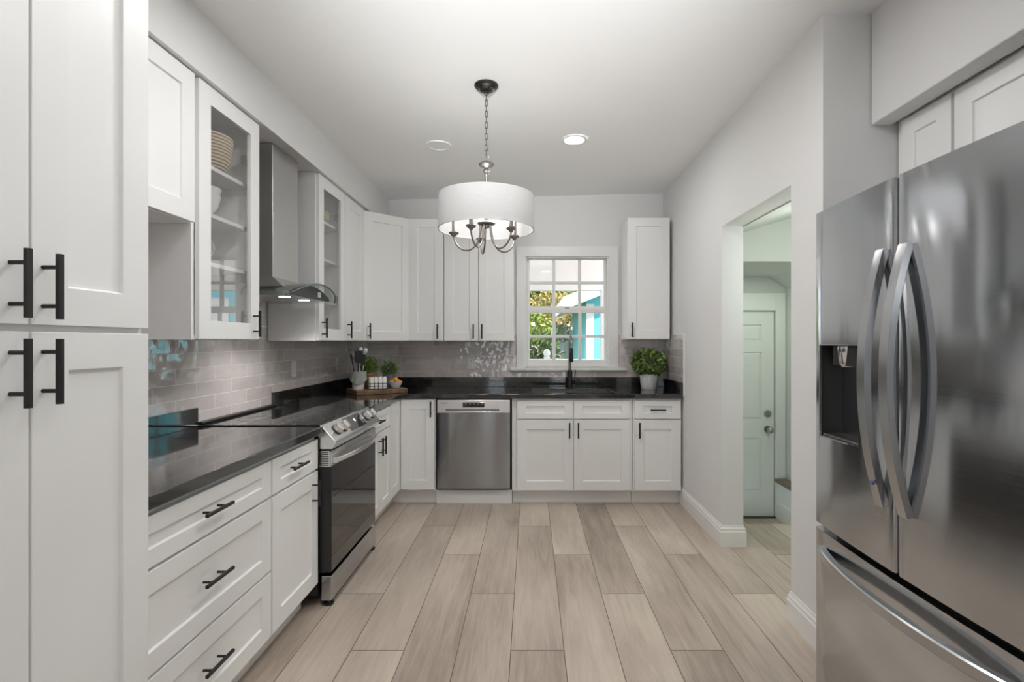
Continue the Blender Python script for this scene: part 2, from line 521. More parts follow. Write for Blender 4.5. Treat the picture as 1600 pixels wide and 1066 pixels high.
class B:
    def __init__(s):
        s.bm = bmesh.new()

    def verts(s, pts):
        return [s.bm.verts.new(p) for p in pts]

    def face(s, vs):
        try:
            return s.bm.faces.new(vs)
        except ValueError:
            return None

    def box(s, x0, x1, y0, y1, z0, z1, M=None, bev=0.0, seg=2):
        pts = [(x, y, z) for z in (z0, z1) for y in (y0, y1) for x in (x0, x1)]
        if M is not None:
            pts = [M @ Vector(p) for p in pts]
        v = s.verts(pts)
        fs = [s.face([v[i] for i in f]) for f in ((0, 2, 3, 1), (4, 5, 7, 6), (0, 1, 5, 4), (2, 6, 7, 3), (0, 4, 6, 2), (1, 3, 7, 5))]
        if bev > 0:
            ed = list({e for f in fs for e in f.edges})
            bmesh.ops.bevel(s.bm, geom=ed, offset=bev, segments=seg, profile=0.5, affect='EDGES')
        return s

    def prism(s, poly, axis, a0, a1, M=None):
        """extrude a 2D polygon along axis; poly coords are the two other axes in xyz order"""
        def P(p, a):
            q = {'x': (a, p[0], p[1]), 'y': (p[0], a, p[1]), 'z': (p[0], p[1], a)}[axis]
            return M @ Vector(q) if M is not None else q
        n = len(poly)
        A = s.verts([P(p, a0) for p in poly])
        Bv = s.verts([P(p, a1) for p in poly])
        s.face(A[::-1])
        s.face(Bv)
        for i in range(n):
            s.face([A[i], A[(i + 1) % n], Bv[(i + 1) % n], Bv[i]])
        return s

    def cyl(s, p0, p1, r0, r1=None, n=16):
        r1 = r0 if r1 is None else r1
        p0, p1 = Vector(p0), Vector(p1)
        d = (p1 - p0).normalized()
        a = d.orthogonal().normalized()
        b = d.cross(a)
        ring = lambda c, r: s.verts([c + (a * math.cos(2 * PI * i / n) + b * math.sin(2 * PI * i / n)) * r for i in range(n)])
        A, Bv = ring(p0, r0), ring(p1, r1)
        s.face(A[::-1])
        s.face(Bv)
        for i in range(n):
            s.face([A[i], A[(i + 1) % n], Bv[(i + 1) % n], Bv[i]])
        return s

    def tube(s, pts, r, n=8, closed=False, flat=None):
        """tube along points; flat=(w,h) gives a rectangular section with 'up' from the given normal"""
        pts = [Vector(p) for p in pts]
        m = len(pts)
        rings = []
        prev = None
        for i, p in enumerate(pts):
            a = pts[(i - 1) % m] if (closed or i > 0) else p
            b = pts[(i + 1) % m] if (closed or i < m - 1) else p
            d = (b - a).normalized()
            if prev is None:
                u = d.orthogonal().normalized()
            else:
                u = (prev - d * prev.dot(d)).normalized()
            prev = u
            w = d.cross(u)
            rr = r[i] if isinstance(r, (list, tuple)) else r
            rings.append(s.verts([p + (u * math.cos(2 * PI * k / n) + w * math.sin(2 * PI * k / n)) * rr for k in range(n)]))
        for i in range(m if closed else m - 1):
            A, Bv = rings[i], rings[(i + 1) % m]
            for k in range(n):
                s.face([A[k], A[(k + 1) % n], Bv[(k + 1) % n], Bv[k]])
        if not closed:
            s.face(rings[0][::-1])
            s.face(rings[-1])
        return s

    def sweep(s, pts, sec, side):
        """sweep a section (list of (a,b)) along points; a along the fixed vector side, b along side x tangent"""
        pts = [Vector(p) for p in pts]
        side = Vector(side).normalized()
        rings = []
        for i, p in enumerate(pts):
            d = (pts[min(i + 1, len(pts) - 1)] - pts[max(i - 1, 0)]).normalized()
            nb = d.cross(side).normalized()
            rings.append(s.verts([p + side * a + nb * b for a, b in sec]))
        n = len(sec)
        for A, Bv in zip(rings, rings[1:]):
            for k in range(n):
                s.face([A[k], A[(k + 1) % n], Bv[(k + 1) % n], Bv[k]])
        s.face(rings[0][::-1])
        s.face(rings[-1])
        return s

    def lathe(s, prof, c=(0, 0, 0), n=32, cap=True, sq=(1, 1)):
        c = Vector(c)
        rings = []
        for r, z in prof:
            if r < 1e-6:
                rings.append(s.verts([c + Vector((0, 0, z))]))
            else:
                rings.append(s.verts([c + Vector((r * sq[0] * math.cos(2 * PI * i / n), r * sq[1] * math.sin(2 * PI * i / n), z)) for i in range(n)]))
        for A, Bv in zip(rings, rings[1:]):
            if len(A) == 1 and len(Bv) == 1:
                continue
            for i in range(n):
                j = (i + 1) % n
                if len(A) == 1:
                    s.face([A[0], Bv[j], Bv[i]])
                elif len(Bv) == 1:
                    s.face([A[i], A[j], Bv[0]])
                else:
                    s.face([A[i], A[j], Bv[j], Bv[i]])
        if cap:
            if len(rings[0]) > 1:
                s.face(rings[0][::-1])
            if len(rings[-1]) > 1:
                s.face(rings[-1])
        return s

    def sphere(s, c, r, n=16, sc=(1, 1, 1)):
        M = Matrix.Translation(Vector(c)) @ Matrix.Diagonal((sc[0], sc[1], sc[2], 1))
        bmesh.ops.create_uvsphere(s.bm, u_segments=n, v_segments=max(6, n // 2), radius=r, matrix=M)
        return s

    def cells(s, us, vs, keep, w0, w1, axes='xyz'):
        """slab on a (u,v) grid with missing cells; axes names where u, v, w go"""
        ix = ['xyz'.index(a) for a in axes]
        vt = {}

        def V(i, j, k):
            key = (i, j, k)
            if key not in vt:
                q = [0, 0, 0]
                q[ix[0]], q[ix[1]], q[ix[2]] = us[i], vs[j], (w0, w1)[k]
                vt[key] = s.bm.verts.new(q)
            return vt[key]
        nu, nv = len(us) - 1, len(vs) - 1
        K = lambda i, j: 0 <= i < nu and 0 <= j < nv and keep(i, j)
        for i in range(nu):
            for j in range(nv):
                if not K(i, j):
                    continue
                s.face([V(i, j, 0), V(i, j + 1, 0), V(i + 1, j + 1, 0), V(i + 1, j, 0)])
                s.face([V(i, j, 1), V(i + 1, j, 1), V(i + 1, j + 1, 1), V(i, j + 1, 1)])
                if not K(i - 1, j):
                    s.face([V(i, j, 0), V(i, j, 1), V(i, j + 1, 1), V(i, j + 1, 0)])
                if not K(i + 1, j):
                    s.face([V(i + 1, j, 0), V(i + 1, j + 1, 0), V(i + 1, j + 1, 1), V(i + 1, j, 1)])
                if not K(i, j - 1):
                    s.face([V(i, j, 0), V(i + 1, j, 0), V(i + 1, j, 1), V(i, j, 1)])
                if not K(i, j + 1):
                    s.face([V(i, j + 1, 0), V(i, j + 1, 1), V(i + 1, j + 1, 1), V(i + 1, j + 1, 0)])
        return s

    def shaker(s, x0, x1, z0, z1, y0, y1, st=0.075, rec=0.009, rail=None, M=None, panels=None, hole=False):
        """recessed-panel front facing -y (y0 = front, y1 = back)"""
        rail = st if rail is None else rail
        T = (lambda p: M @ Vector(p)) if M is not None else (lambda p: p)
        q = lambda a, b, c, d, y: s.verts([T((a, y, c)), T((b, y, c)), T((b, y, d)), T((a, y, d))])
        O = q(x0, x1, z0, z1, y0)
        I = q(x0 + st, x1 - st, z0 + rail, z1 - rail, y0)
        Bk = q(x0, x1, z0, z1, y1)
        for i in range(4):
            j = (i + 1) % 4
            s.face([O[i], O[j], I[j], I[i]])
            s.face([O[j], O[i], Bk[i], Bk[j]])
        if hole:
            H = q(x0 + st, x1 - st, z0 + rail, z1 - rail, y1)
            for i in range(4):
                j = (i + 1) % 4
                s.face([I[i], I[j], H[j], H[i]])
                s.face([Bk[j], Bk[i], H[i], H[j]])
        else:
            e = 0.003
            R = q(x0 + st + e, x1 - st - e, z0 + rail + e, z1 - rail - e, y0 + rec)
            for i in range(4):
                j = (i + 1) % 4
                s.face([I[i], I[j], R[j], R[i]])
            s.face(R)
            s.face(Bk[::-1])
        return s

    def build(s, name, mat, parent=None, world=False, smooth=None, bevel=0.0, kind=None):
        bmesh.ops.recalc_face_normals(s.bm, faces=s.bm.faces[:])
        if world and parent is not None:
            s.bm.transform(MW[parent.name].inverted())
        me = bpy.data.meshes.new(name)
        s.bm.to_mesh(me)
        s.bm.free()
        for m in (mat if isinstance(mat, (list, tuple)) else [mat]):
            me.materials.append(m)
        if smooth is not None:
            me.polygons.foreach_set('use_smooth', [True] * len(me.polygons))
            me.set_sharp_from_angle(angle=math.radians(smooth))
        o = bpy.data.objects.new(name, me)
        C.objects.link(o)
        if parent is not None:
            o.parent = parent
            MW[o.name] = MW[parent.name]
        else:
            MW[o.name] = Matrix.Identity(4)
        if bevel:
            md = o.modifiers.new('bevel', 'BEVEL')
            md.width = bevel
            md.segments = 2
            md.limit_method = 'ANGLE'
            md.angle_limit = math.radians(40)
        if kind:
            o['kind'] = kind
        return o


def thing(name, label, cat, loc=(0, 0, 0), rot=0.0, group=None, kind=None):
    o = bpy.data.objects.new(name, None)
    o.empty_display_size = 0.05
    C.objects.link(o)
    o.location = loc
    o.rotation_euler = (0, 0, rot)
    MW[o.name] = Matrix.Translation(Vector(loc)) @ Matrix.Rotation(rot, 4, 'Z')
    if kind:
        o['kind'] = kind
    else:
        o['label'] = label
        o['category'] = cat
    if group:
        o['group'] = group
    return o


def tag(o, label, cat, group=None):
    o['label'] = label
    o['category'] = cat
    if group:
        o['group'] = group
    return o


def recenter(o, p):
    """move a one-mesh thing's origin to its base without moving its surface"""
    o.data.transform(Matrix.Translation(-Vector(p)))
    o.location = p
    MW[o.name] = Matrix.Translation(Vector(p))
    return o


def text_part(name, body, size, mat, parent, M):
    cu = bpy.data.curves.new(name, 'FONT')
    cu.body = body
    cu.size = size
    cu.extrude = 0.0004
    cu.align_x = 'CENTER'
    cu.align_y = 'CENTER'
    t = bpy.data.objects.new(name, cu)
    C.objects.link(t)
    bpy.context.view_layer.update()
    me = bpy.data.meshes.new_from_object(t.evaluated_get(bpy.context.evaluated_depsgraph_get()))
    bpy.data.objects.remove(t)
    me.transform(MW[parent.name].inverted() @ M)
    me.materials.clear()
    me.materials.append(mat)
    o = bpy.data.objects.new(name, me)
    C.objects.link(o)
    o.parent = parent
    MW[o.name] = MW[parent.name]
    return o


# ------------------------------------------------------------------ constants of the room
XL, YB, XR = -1.69, 4.834, 1.255      # tile face left, tile face back, right wall
WL, WB = -1.698, 4.842                # plaster behind the tile
SOF = -1.338                          # soffit face


def ceil_z(x):
    return 2.742 + (x - 1.265) * (2.742 - 2.682) / (1.265 + 1.338)


# ================================================================== STRUCTURE
YN = -3.4
B().cells([WL - 0.1, XR + 0.14, 2.42, 2.75], [YN, 2.2, 3.76, 5.0], lambda i, j: (i == 0) or (j == 1), -0.06, 0.0, 'xyz').build('floor', FLOORM, kind='structure')
# sloping old ceiling
b = B()
xa, xb = WL - 0.1, 2.2
v = b.verts([(xa, YN, ceil_z(xa)), (xb, YN, ceil_z(xb)), (xb, 5.0, ceil_z(xb)), (xa, 5.0, ceil_z(xa)),
             (xa, YN, 2.95), (xb, YN, 2.95), (xb, 5.0, 2.95), (xa, 5.0, 2.95)])
for f in ((0, 3, 2, 1), (4, 5, 6, 7), (0, 1, 5, 4), (1, 2, 6, 5), (2, 3, 7, 6), (3, 0, 4, 7)):
    b.face([v[i] for i in f])
b.build('ceiling', CEIL, kind='structure')
B().box(WL - 0.1, WL, YN, WB + 0.15, 0, 2.72).build('wall_left', WALL, kind='structure')
# back wall with the window opening
B().cells([WL - 0.1, -0.046, 0.742, XR + 0.14], [0, 1.1, 2.145, 2.80], lambda i, j: not (i == 1 and j == 1), WB, WB + 0.15, 'xzy').build('wall_back', WALL, kind='structure')
# right wall with the cased-less opening to the hall
B().cells([2.195, 2.464, 3.353, WB], [0, 2.095, 2.80], lambda i, j: not (i == 1 and j == 0), XR, XR + 0.14, 'yzx').build('wall_right', WALL, kind='structure')
# alcove of the refrigerator
B().box(XR + 0.14, 2.10, 2.195, 2.25, 0, 2.80).build('wall_alcove_far', WALL, kind='structure')
B().box(2.0, 2.10, 0.60, 2.195, 0, 2.80).build('wall_alcove_back', WALL, kind='structure')
B().box(1.255, 2.10, 0.50, 0.60, 0, 2.80).build('wall_alcove_near', WALL, kind='structure')
B().box(1.255, 1.35, YN, 0.50, 0, 2.80).build('wall_right_rear', WALL, kind='structure')
B().box(1.458, 1.545, 0.605, 2.19, 2.265, ceil_z(1.45) + 0.03).build('wall_header', WALL, kind='structure', bevel=0.005)
B().box(1.545, 2.0, 0.605, 2.19, 2.285, 2.33).build('ceiling_alcove', WALL, kind='structure')
# soffit over the left cabinets
B().box(WL, SOF, 0.2, WB, 2.432, 2.73).build('wall_soffit', WALL, kind='structure', bevel=0.003)
# wall behind the camera with two narrow openings shaped for the steel's reflections
B().cells([WL - 0.1, -1.06, -0.66, 0.52, 0.92, 1.36], [0, 0.35, 2.45, 2.80], lambda i, j: not (i in (1, 3) and j == 1), YN, YN + 0.1, 'xzy').build('wall_rear', WALL, kind='structure')
# tile
b = B()
b.box(XL - 0.008, XL, 1.28, YB, 0.88, 1.83)
b.build('wall_tile_left', TILEL, kind='structure')
b = B()
b.cells([XL, -0.133, 0.832, XR - 0.008], [0.88, 1.068, 1.40], lambda i, j: not (i == 1 and j == 1), YB, YB + 0.008, 'xzy')
b.build('wall_tile_back', TILEB, kind='structure')
B().box(XR - 0.008, XR, 4.172, YB, 0.88, 1.397).build('wall_tile_right', TILEL, kind='structure')
B().box(XR - 0.010, XR, 4.160, 4.172, 0.90, 1.403).box(XR - 0.010, XR, 4.172, YB, 1.397, 1.403).build('trim_1', TRIM, kind='structure')


def baseboard(name, path, h=0.138, t=0.016, mat=None):
    """moulded board along path (list of xy), thickness to the right of the walking direction"""
    prof = [(0, 0), (t, 0), (t, h * 0.70), (t * 0.72, h * 0.76), (t * 0.78, h * 0.84), (t * 0.35, h * 0.93), (t * 0.3, h), (0, h)]
    b = B()
    rings = []
    P = [Vector((p[0], p[1])) for p in path]
    for i, p in enumerate(P):
        ds = []
        if i > 0:
            ds.append((P[i] - P[i - 1]).normalized())
        if i < len(P) - 1:
            ds.append((P[i + 1] - P[i]).normalized())
        ns = [Vector((d.y, -d.x)) for d in ds]
        if len(ns) == 2:
            n = (ns[0] + ns[1])
            n = n / max(0.2, n.dot(ns[0]))
        else:
            n = ns[0]
        rings.append(b.verts([(p.x + n.x * a, p.y + n.y * a, z) for a, z in prof]))
    m = len(prof)
    for A, Bv in zip(rings, rings[1:]):
        for k in range(m):
            b.face([A[k], A[(k + 1) % m], Bv[(k + 1) % m], Bv[k]])
    b.face(rings[0][::-1])
    b.face(rings[-1])
    return b.build(name, mat or TRIM, kind='structure')


# walking so that the room lies to the right
baseboard('baseboard_right', [(XR, 4.27), (XR, 3.353), (XR + 0.14, 3.353), (XR + 0.14, 3.70)])
baseboard('baseboard_right_near', [(XR + 0.14, 2.30), (XR + 0.14, 2.464), (XR, 2.464), (XR, 2.195), (XR + 0.6, 2.195)])

# ------------------------------------------------------------------ kitchen window
win = thing('window_1', None, None, (0.348, WB, 1.094), kind='structure')
b = B()
b.cells([-0.131, -0.046, 0.742, 0.83], [1.094, 2.145, 2.2376], lambda i, j: not (i == 1 and j == 0), YB - 0.014, WB, 'xzy')
b.build('casing', TRIM, win, world=True, bevel=0.003)
b = B()
b.box(-0.19, 0.905, YB - 0.045, YB + 0.10, 1.068, 1.096)
b.build('stool', TRIM, win, world=True, bevel=0.005)
b = B()
b.cells([-0.046, -0.034, 0.730, 0.742], [1.096, 1.104, 2.137, 2.145], lambda i, j: not (i == 1 and j == 1), WB, WB + 0.148, 'xzy')
b.build('jamb', TRIM, win, world=True)
xs = [-0.034, -0.005, 0.212, 0.2415, 0.459, 0.4885, 0.706, 0.730]
for nm, zs, y0 in (('upper_sash', [1.622, 1.680, 1.892, 1.919, 2.124, 2.137], 4.912), ('lower_sash', [1.104, 1.166, 1.375, 1.404, 1.6136, 1.660], 4.876)):
    b = B()
    b.cells(xs, zs, lambda i, j: not (i in (1, 3, 5) and j in (1, 3)), y0, y0 + 0.032, 'xzy')
    so = b.build(nm, TRIM, win, world=True, bevel=0.004)
    for i in (1, 3, 5):
        for j in (1, 3):
            B().box(xs[i] - 0.003, xs[i + 1] + 0.003, y0 + 0.014, y0 + 0.018, zs[j] - 0.003, zs[j + 1] + 0.003).build('pane', PANE, so, world=True)
B().box(0.33, 0.37, 4.868, 4.884, 1.655, 1.672).build('sash_lock', NICKEL, win, world=True, bevel=0.003)

# window of the room behind
rw = thing('window_2', None, None, (-0.2, YN, 0.35), kind='structure')
b = B()
for wx in (-1.06, 0.52):
    b.cells([wx, wx + 0.04, wx + 0.36, wx + 0.40], [0.35, 0.39, 2.41, 2.45], lambda i, j: not (i == 1 and j == 1), YN + 0.02, YN + 0.08, 'xzy')
b.build('frame', TRIM, rw, world=True)

# ------------------------------------------------------------------ the hall beyond the opening
B().cells([XR + 0.14, 1.52, 2.325, 2.60], [-0.33, 1.63, 2.80], lambda i, j: not (i == 1 and j == 0), 4.86, 4.96, 'xzy').build('wall_hall_back', HALLW, kind='structure')
B().box(XR + 0.14, 2.9, 3.76, 4.96, -0.37, -0.33).build('floor_landing', FLOORM, kind='structure')
B().box(XR + 0.14, 2.9, 3.745, 3.76, -0.33, -0.06).build('trim_riser', HALLT, kind='structure')
B().box(2.42, 2.52, 2.25, 4.86, -0.33, 2.6).build('wall_hall_right', HALLW, kind='structure')
B().box(XR + 0.14, 2.42, 2.25, 2.30, 0, 2.6).build('wall_hall_near', HALLW, kind='structure')
B().box(XR + 0.14, 2.42, 3.76, 3.86, 1.93, 2.6).build('wall_hall_header', HALLW, kind='structure')
b = B()   # sloped ceiling under the stairs
b.prism([(XR + 0.14, 2.09), (2.42, 2.405), (2.42, 2.45), (XR + 0.14, 2.45)], 'y', 2.25, 3.76)
b.build('ceiling_hall', HALLW, kind='structure')
b = B()
b.prism([(XR + 0.14, 1.954), (2.25, 1.954), (2.42, 1.845), (2.42, 2.1), (XR + 0.14, 2.1)], 'y', 3.86, 4.86)
b.build('ceiling_landing', HALLW, kind='structure')
# ledge with a wooden cap right of the landing
led = thing('trim_ledge', None, None, (2.37, 4.3, -0.33), kind='structure')
B().box(2.335, 2.42, 3.77, 4.86, -0.33, 0.01).build('riser', HALLT, led, world=True)
B().box(2.322, 2.335, 3.77, 4.86, -0.33, -0.17).build('skirting', HALLT, led, world=True, bevel=0.004)
B().box(2.315, 2.42, 3.765, 4.86, 0.01, 0.045).build('cap', wood_mat('ledge_wood', (0.12, 0.10, 0.07), (0.24, 0.20, 0.15)), led, world=True, bevel=0.006)
# panelled door
d1 = thing('door_1', None, None, (1.92, 4.86, -0.33), kind='structure')
b = B()
b.box(2.325, 2.415, 4.838, 4.86, -0.33, 1.80).box(1.43, 1.52, 4.838, 4.86, -0.33, 1.80).box(1.52, 2.325, 4.838, 4.86, 1.635, 1.80)
b.build('casing', HALLT, d1, world=True, bevel=0.004)
b = B()
dx = [1.525, 1.64, 1.87, 1.98, 2.20, 2.318]
dz = [-0.322, -0.08, 0.42, 0.60, 1.24, 1.35, 1.50, 1.628]
vt = {}
for i, x in enumerate(dx):
    for j, z in enumerate(dz):
        vt[i, j] = b.bm.verts.new((x, 4.872, z))
pan = []
for i in range(5):
    for j in range(7):
        f = b.face([vt[i, j], vt[i + 1, j], vt[i + 1, j + 1], vt[i, j + 1]])
        if i in (1, 3) and j in (1, 3, 5):
            pan.append(f)
ins = bmesh.ops.inset_individual(b.bm, faces=pan, thickness=0.012, depth=0)
for f in pan:
    bmesh.ops.translate(b.bm, verts=f.verts[:], vec=(0, 0.012, 0))
ins = bmesh.ops.inset_individual(b.bm, faces=pan, thickness=0.03, depth=0)
for f in pan:
    bmesh.ops.translate(b.bm, verts=f.verts[:], vec=(0, -0.008, 0))
bnd = [e for e in b.bm.edges if e.is_boundary]
ex = bmesh.ops.extrude_edge_only(b.bm, edges=bnd)
bmesh.ops.translate(b.bm, verts=[g for g in ex['geom'] if isinstance(g, bmesh.types.BMVert)], vec=(0, 0.035, 0))
leafd = b.build('door_leaf', HALLT, d1, world=True)
B().cyl((2.258, 4.872, 0.507), (2.258, 4.862, 0.507), 0.034, n=24).cyl((2.258, 4.865, 0.507), (2.258, 4.83, 0.507), 0.011).sphere((2.258, 4.812, 0.507), 0.029).build('knob', NICKEL, leafd, world=True, smooth=40)
B().cyl((2.258, 4.872, 0.655), (2.258, 4.858, 0.655), 0.032, n=24).box(2.254, 2.262, 4.845, 4.86, 0.640, 0.670).build('deadbolt', NICKEL, leafd, world=True, smooth=40)
B().box(1.53, 2.32, 4.835, 4.90, -0.33, -0.318).build('threshold', DARKB, d1, world=True)

# ================================================================== CABINETS
L90 = PI / 2


def handle(door, cx, cz, y, length=0.127, vert=True, M=None, flip=False):
    """bar pull with a faceted bar on two round posts; y = door face (front is -y)"""
    b = B()
    so, hb = 0.033, length / 2
    w = 0.0058
    sec = [(-w, -w * 0.55), (-w * 0.55, -w), (w * 0.55, -w), (w, -w * 0.55), (w, w * 0.55), (w * 0.55, w), (-w * 0.55, w), (-w, w * 0.55)]
    T = (lambda p: M @ Vector(p)) if M is not None else (lambda p: Vector(p))
    R = []
    for t in (-hb, hb):
        R.append(b.verts([T((cx + a, y - so + c, cz + t)) if vert else T((cx + t, y - so + c, cz + a)) for a, c in sec]))
    for k in range(8):
        b.face([R[0][k], R[0][(k + 1) % 8], R[1][(k + 1) % 8], R[1][k]])
    b.face(R[0][::-1])
    b.face(R[1])
    for t in (-0.038, 0.038):
        p0 = (cx, y + 0.001, cz + t) if vert else (cx + t, y + 0.001, cz)
        p1 = (cx, y - so, cz + t) if vert else (cx + t, y - so, cz)
        b.cyl(T(p0), T(p1), 0.0042, n=10)
    return b.build('handle', BLACK, door)


DT = 0.021     # door thickness incl. gap


def door(root, x0, x1, z0, z1, name='door', st=0.075, M=None, pull=None, rail=None, length=0.127, mat=None):
    g = 0.0018
    d = B().shaker(x0 + g, x1 - g, z0 + g, z1 - g, -DT, -0.001, st=st, rail=rail, M=M).build(name, mat or WHITE, root, bevel=0.0012)
    if pull:
        handle(d, pull[0], pull[1], -DT, vert=pull[2], M=M, length=length)
    return d


def base_unit(label, loc, rot, w, depth=0.60, name='base_cabinet', toe=True, group='white base cabinets'):
    r = thing(name, label, 'cabinet', loc, rot, group)
    B().box(0.001, w - 0.001, 0, depth, 0.115, 0.876).build('body', WHITE, r, bevel=0.001)
    if toe:
        B().box(0.001, w - 0.001, 0.066, 0.08, 0.0, 0.115).build('toe_kick', WHITE, r)
    return r


CFX = -1.086      # carcass front of the left base run
# -- drawer bank next to the pantry
r = base_unit('white three-drawer base cabinet between the tall pantry and the narrower drawer-over-door cabinet', (CFX, 1.285, 0), L90, 0.825)
for z0, z1, hz in ((0.703, 0.853, 0.782), (0.400, 0.696, 0.555), (0.127, 0.393, 0.268)):
    door(r, 0.0, 0.822, z0, z1, 'drawer', st=0.07, rail=0.052 if z1 > 0.8 else 0.065, pull=(0.422, hz, False), length=0.145)
# -- drawer over door, left of the range
r = base_unit('white base cabinet with one drawer over a door, left of the range', (CFX, 2.112, 0), L90, 0.462)
door(r, 0.003, 0.459, 0.703, 0.853, 'drawer', st=0.07, rail=0.046, pull=(0.205, 0.780, False), length=0.145)
door(r, 0.003, 0.459, 0.127, 0.696, 'door', pull=(0.392, 0.60, True))
# -- right of the range
r = base_unit('white base cabinet with one drawer over two doors, between range and corner unit', (CFX, 3.350, 0), L90, 0.560)
door(r, 0.003, 0.557, 0.703, 0.853, 'drawer', st=0.06, rail=0.046, pull=(0.235, 0.780, False))
door(r, 0.003, 0.279, 0.127, 0.696, 'door', st=0.065, pull=(0.243, 0.60, True))
door(r, 0.281, 0.557, 0.127, 0.696, 'door', st=0.065, pull=(0.317, 0.60, True))
# -- corner unit with a folding two-leaf door
CBY = YB - 0.625   # carcass front of the back base run (4.209)
r = thing('corner_base_cabinet', 'white L-shaped corner base cabinet with folding two-leaf door, left of the dishwasher', 'cabinet', (-1.38, 4.52, 0), 0, 'white base cabinets')
poly = [(-1.685, 3.914), (CFX, 3.914), (CFX, CBY), (-0.778, CBY), (-0.778, 4.83), (-1.685, 4.83)]
B().prism(poly, 'z', 0.115, 0.876).build('body', WHITE, r, world=True)
poly = [(-1.66, 3.914), (CFX - 0.066, 3.914), (CFX - 0.066, CBY + 0.066), (-0.778, CBY + 0.066), (-0.778, 4.7), (-1.66, 4.7)]
B().prism(poly, 'z', 0.0, 0.115).build('toe_kick', WHITE, r, world=True)
inv = MW[r.name].inverted()
Ml = inv @ Matrix.Translation((CFX, 3.914, 0)) @ Matrix.Rotation(L90, 4, 'Z')
door(r, 0.002, 0.272, 0.127, 0.866, 'door', st=0.068, rail=0.075, M=Ml)
Mb = inv @ Matrix.Translation((CFX, CBY, 0))
door(r, 0.025, 0.302, 0.127, 0.866, 'door', st=0.068, rail=0.075, M=Mb, pull=(0.276, 0.790, True))
# -- sink base and right base
r = base_unit('white sink base cabinet with two doors under false drawer fronts, right of the dishwasher', (-0.150, CBY, 0), 0, 0.992, depth=0.62)
door(r, 0.041, 0.503, 0.708, 0.857, 'false_drawer', st=0.07, rail=0.043)
door(r, 0.505, 0.967, 0.708, 0.857, 'false_drawer', st=0.07, rail=0.043)
door(r, 0.041, 0.503, 0.121, 0.699, 'door', pull=(0.469, 0.617, True))
door(r, 0.505, 0.967, 0.121, 0.699, 'door', pull=(0.542, 0.617, True))
r = base_unit('white base cabinet with one drawer over one door, in the corner against the right wall', (0.844, CBY, 0), 0, 0.398, depth=0.62)
door(r, 0.010, 0.388, 0.708, 0.857, 'drawer', st=0.07, rail=0.043, pull=(0.196, 0.783, False))
door(r, 0.010, 0.388, 0.121, 0.699, 'door', pull=(0.046, 0.617, True))

# -- tall pantry
PF = -0.971
r = thing('pantry_cabinet', 'tall white pantry cabinet with four doors at the left edge of the picture', 'cabinet', (PF, 0.668, 0), L90)
B().box(0, 0.610, 0, 0.715, 0.115, 2.425).build('body', WHITE, r, bevel=0.001)
B().box(0, 0.610, 0.07, 0.085, 0, 0.115).build('toe_kick', WHITE, r)
door(r, 0.002, 0.304, 1.371, 2.42, 'door', st=0.078, pull=(0.267, 1.447, True))
door(r, 0.306, 0.608, 1.371, 2.42, 'door', st=0.078, pull=(0.330, 1.447, True))
door(r, 0.002, 0.304, 0.125, 1.361, 'door', st=0.078, pull=(0.267, 1.282, True))
door(r, 0.306, 0.608, 0.125, 1.361, 'door', st=0.078, pull=(0.330, 1.282, True))

# -- wall units on the left
UF = -1.381       # carcass front
r = thing('wall_cabinet', 'short white wall cabinet high between the pantry and the first glass cabinet', 'cabinet', (UF, 1.285, 1.82), L90, 'white wall cabinets')
B().box(0.0, 0.795, 0, 0.30, 0, 0.61).build('body', WHITE, r, bevel=0.001)
door(r, 0.002, 0.396, 0.002, 0.608)
door(r, 0.398, 0.793, 0.002, 0.608)


def glass_unit(label, y0, w, z0, z1, shelves, hx, door_x):
    r = thing('glass_cabinet', label, 'cabinet', (UF, y0, z0), L90, 'white wall cabinets with glass doors')
    t, H, D = 0.017, z1 - z0, 0.305
    b = B()
    # open box: sides, top, bottom, back as one connected shell
    b.cells([0, t, w - t, w], [0, t, H - t, H], lambda i, j: not (i == 1 and j == 1), 0, D - 0.008, 'xzy')
    b.build('body', WHITE, r, bevel=0.001)
    B().box(0.0, w, D - 0.008, D, 0.0, H).build('back_panel', INSIDE, r)
    for z in shelves:
        B().box(t, w - t, 0.025, D - 0.010, z - z0 - 0.018, z - z0).build('shelf', INSIDE, r, bevel=0.001)
    d = B().shaker(door_x[0], door_x[1], 0.003, H - 0.003, -DT, -0.001, st=0.078, hole=True).build('door', WHITE, r, bevel=0.0012)
    B().box(door_x[0] + 0.073, door_x[1] - 0.073, -0.011, -0.007, 0.078, H - 0.078).build('pane', CABGL, d)
    handle(d, hx, 1.428 - z0, -DT)
    for z in (0.28, H - 0.22):
        B().box(door_x[1] - 0.075, door_x[1] - 0.045, 0.0, 0.03, z, z + 0.04).build('hinge', NICKEL, d)
    return r


glass_unit('first glass-door wall cabinet, left of the range hood, with a woven basket on top shelf', 2.084, 0.490, 1.348, 2.430, (2.118, 1.906, 1.69), 0.430, (0.020, 0.487))
glass_unit('second glass-door wall cabinet, right of the range hood, with a glass ball on top shelf', 3.287, 0.470, 1.345, 2.430, (2.165, 1.91, 1.62), 0.055, (0.012, 0.468))
r = thing('wall_cabinet', 'tall white wall cabinet between the second glass cabinet and the diagonal corner cabinet', 'cabinet', (UF, 3.759, 1.345), L90, 'white wall cabinets')
B().box(0, 0.440, 0, 0.304, 0, 1.083).build('body', WHITE, r, bevel=0.001)
door(r, 0.006, 0.436, 0.002, 1.080, pull=(0.045, 0.083, True))
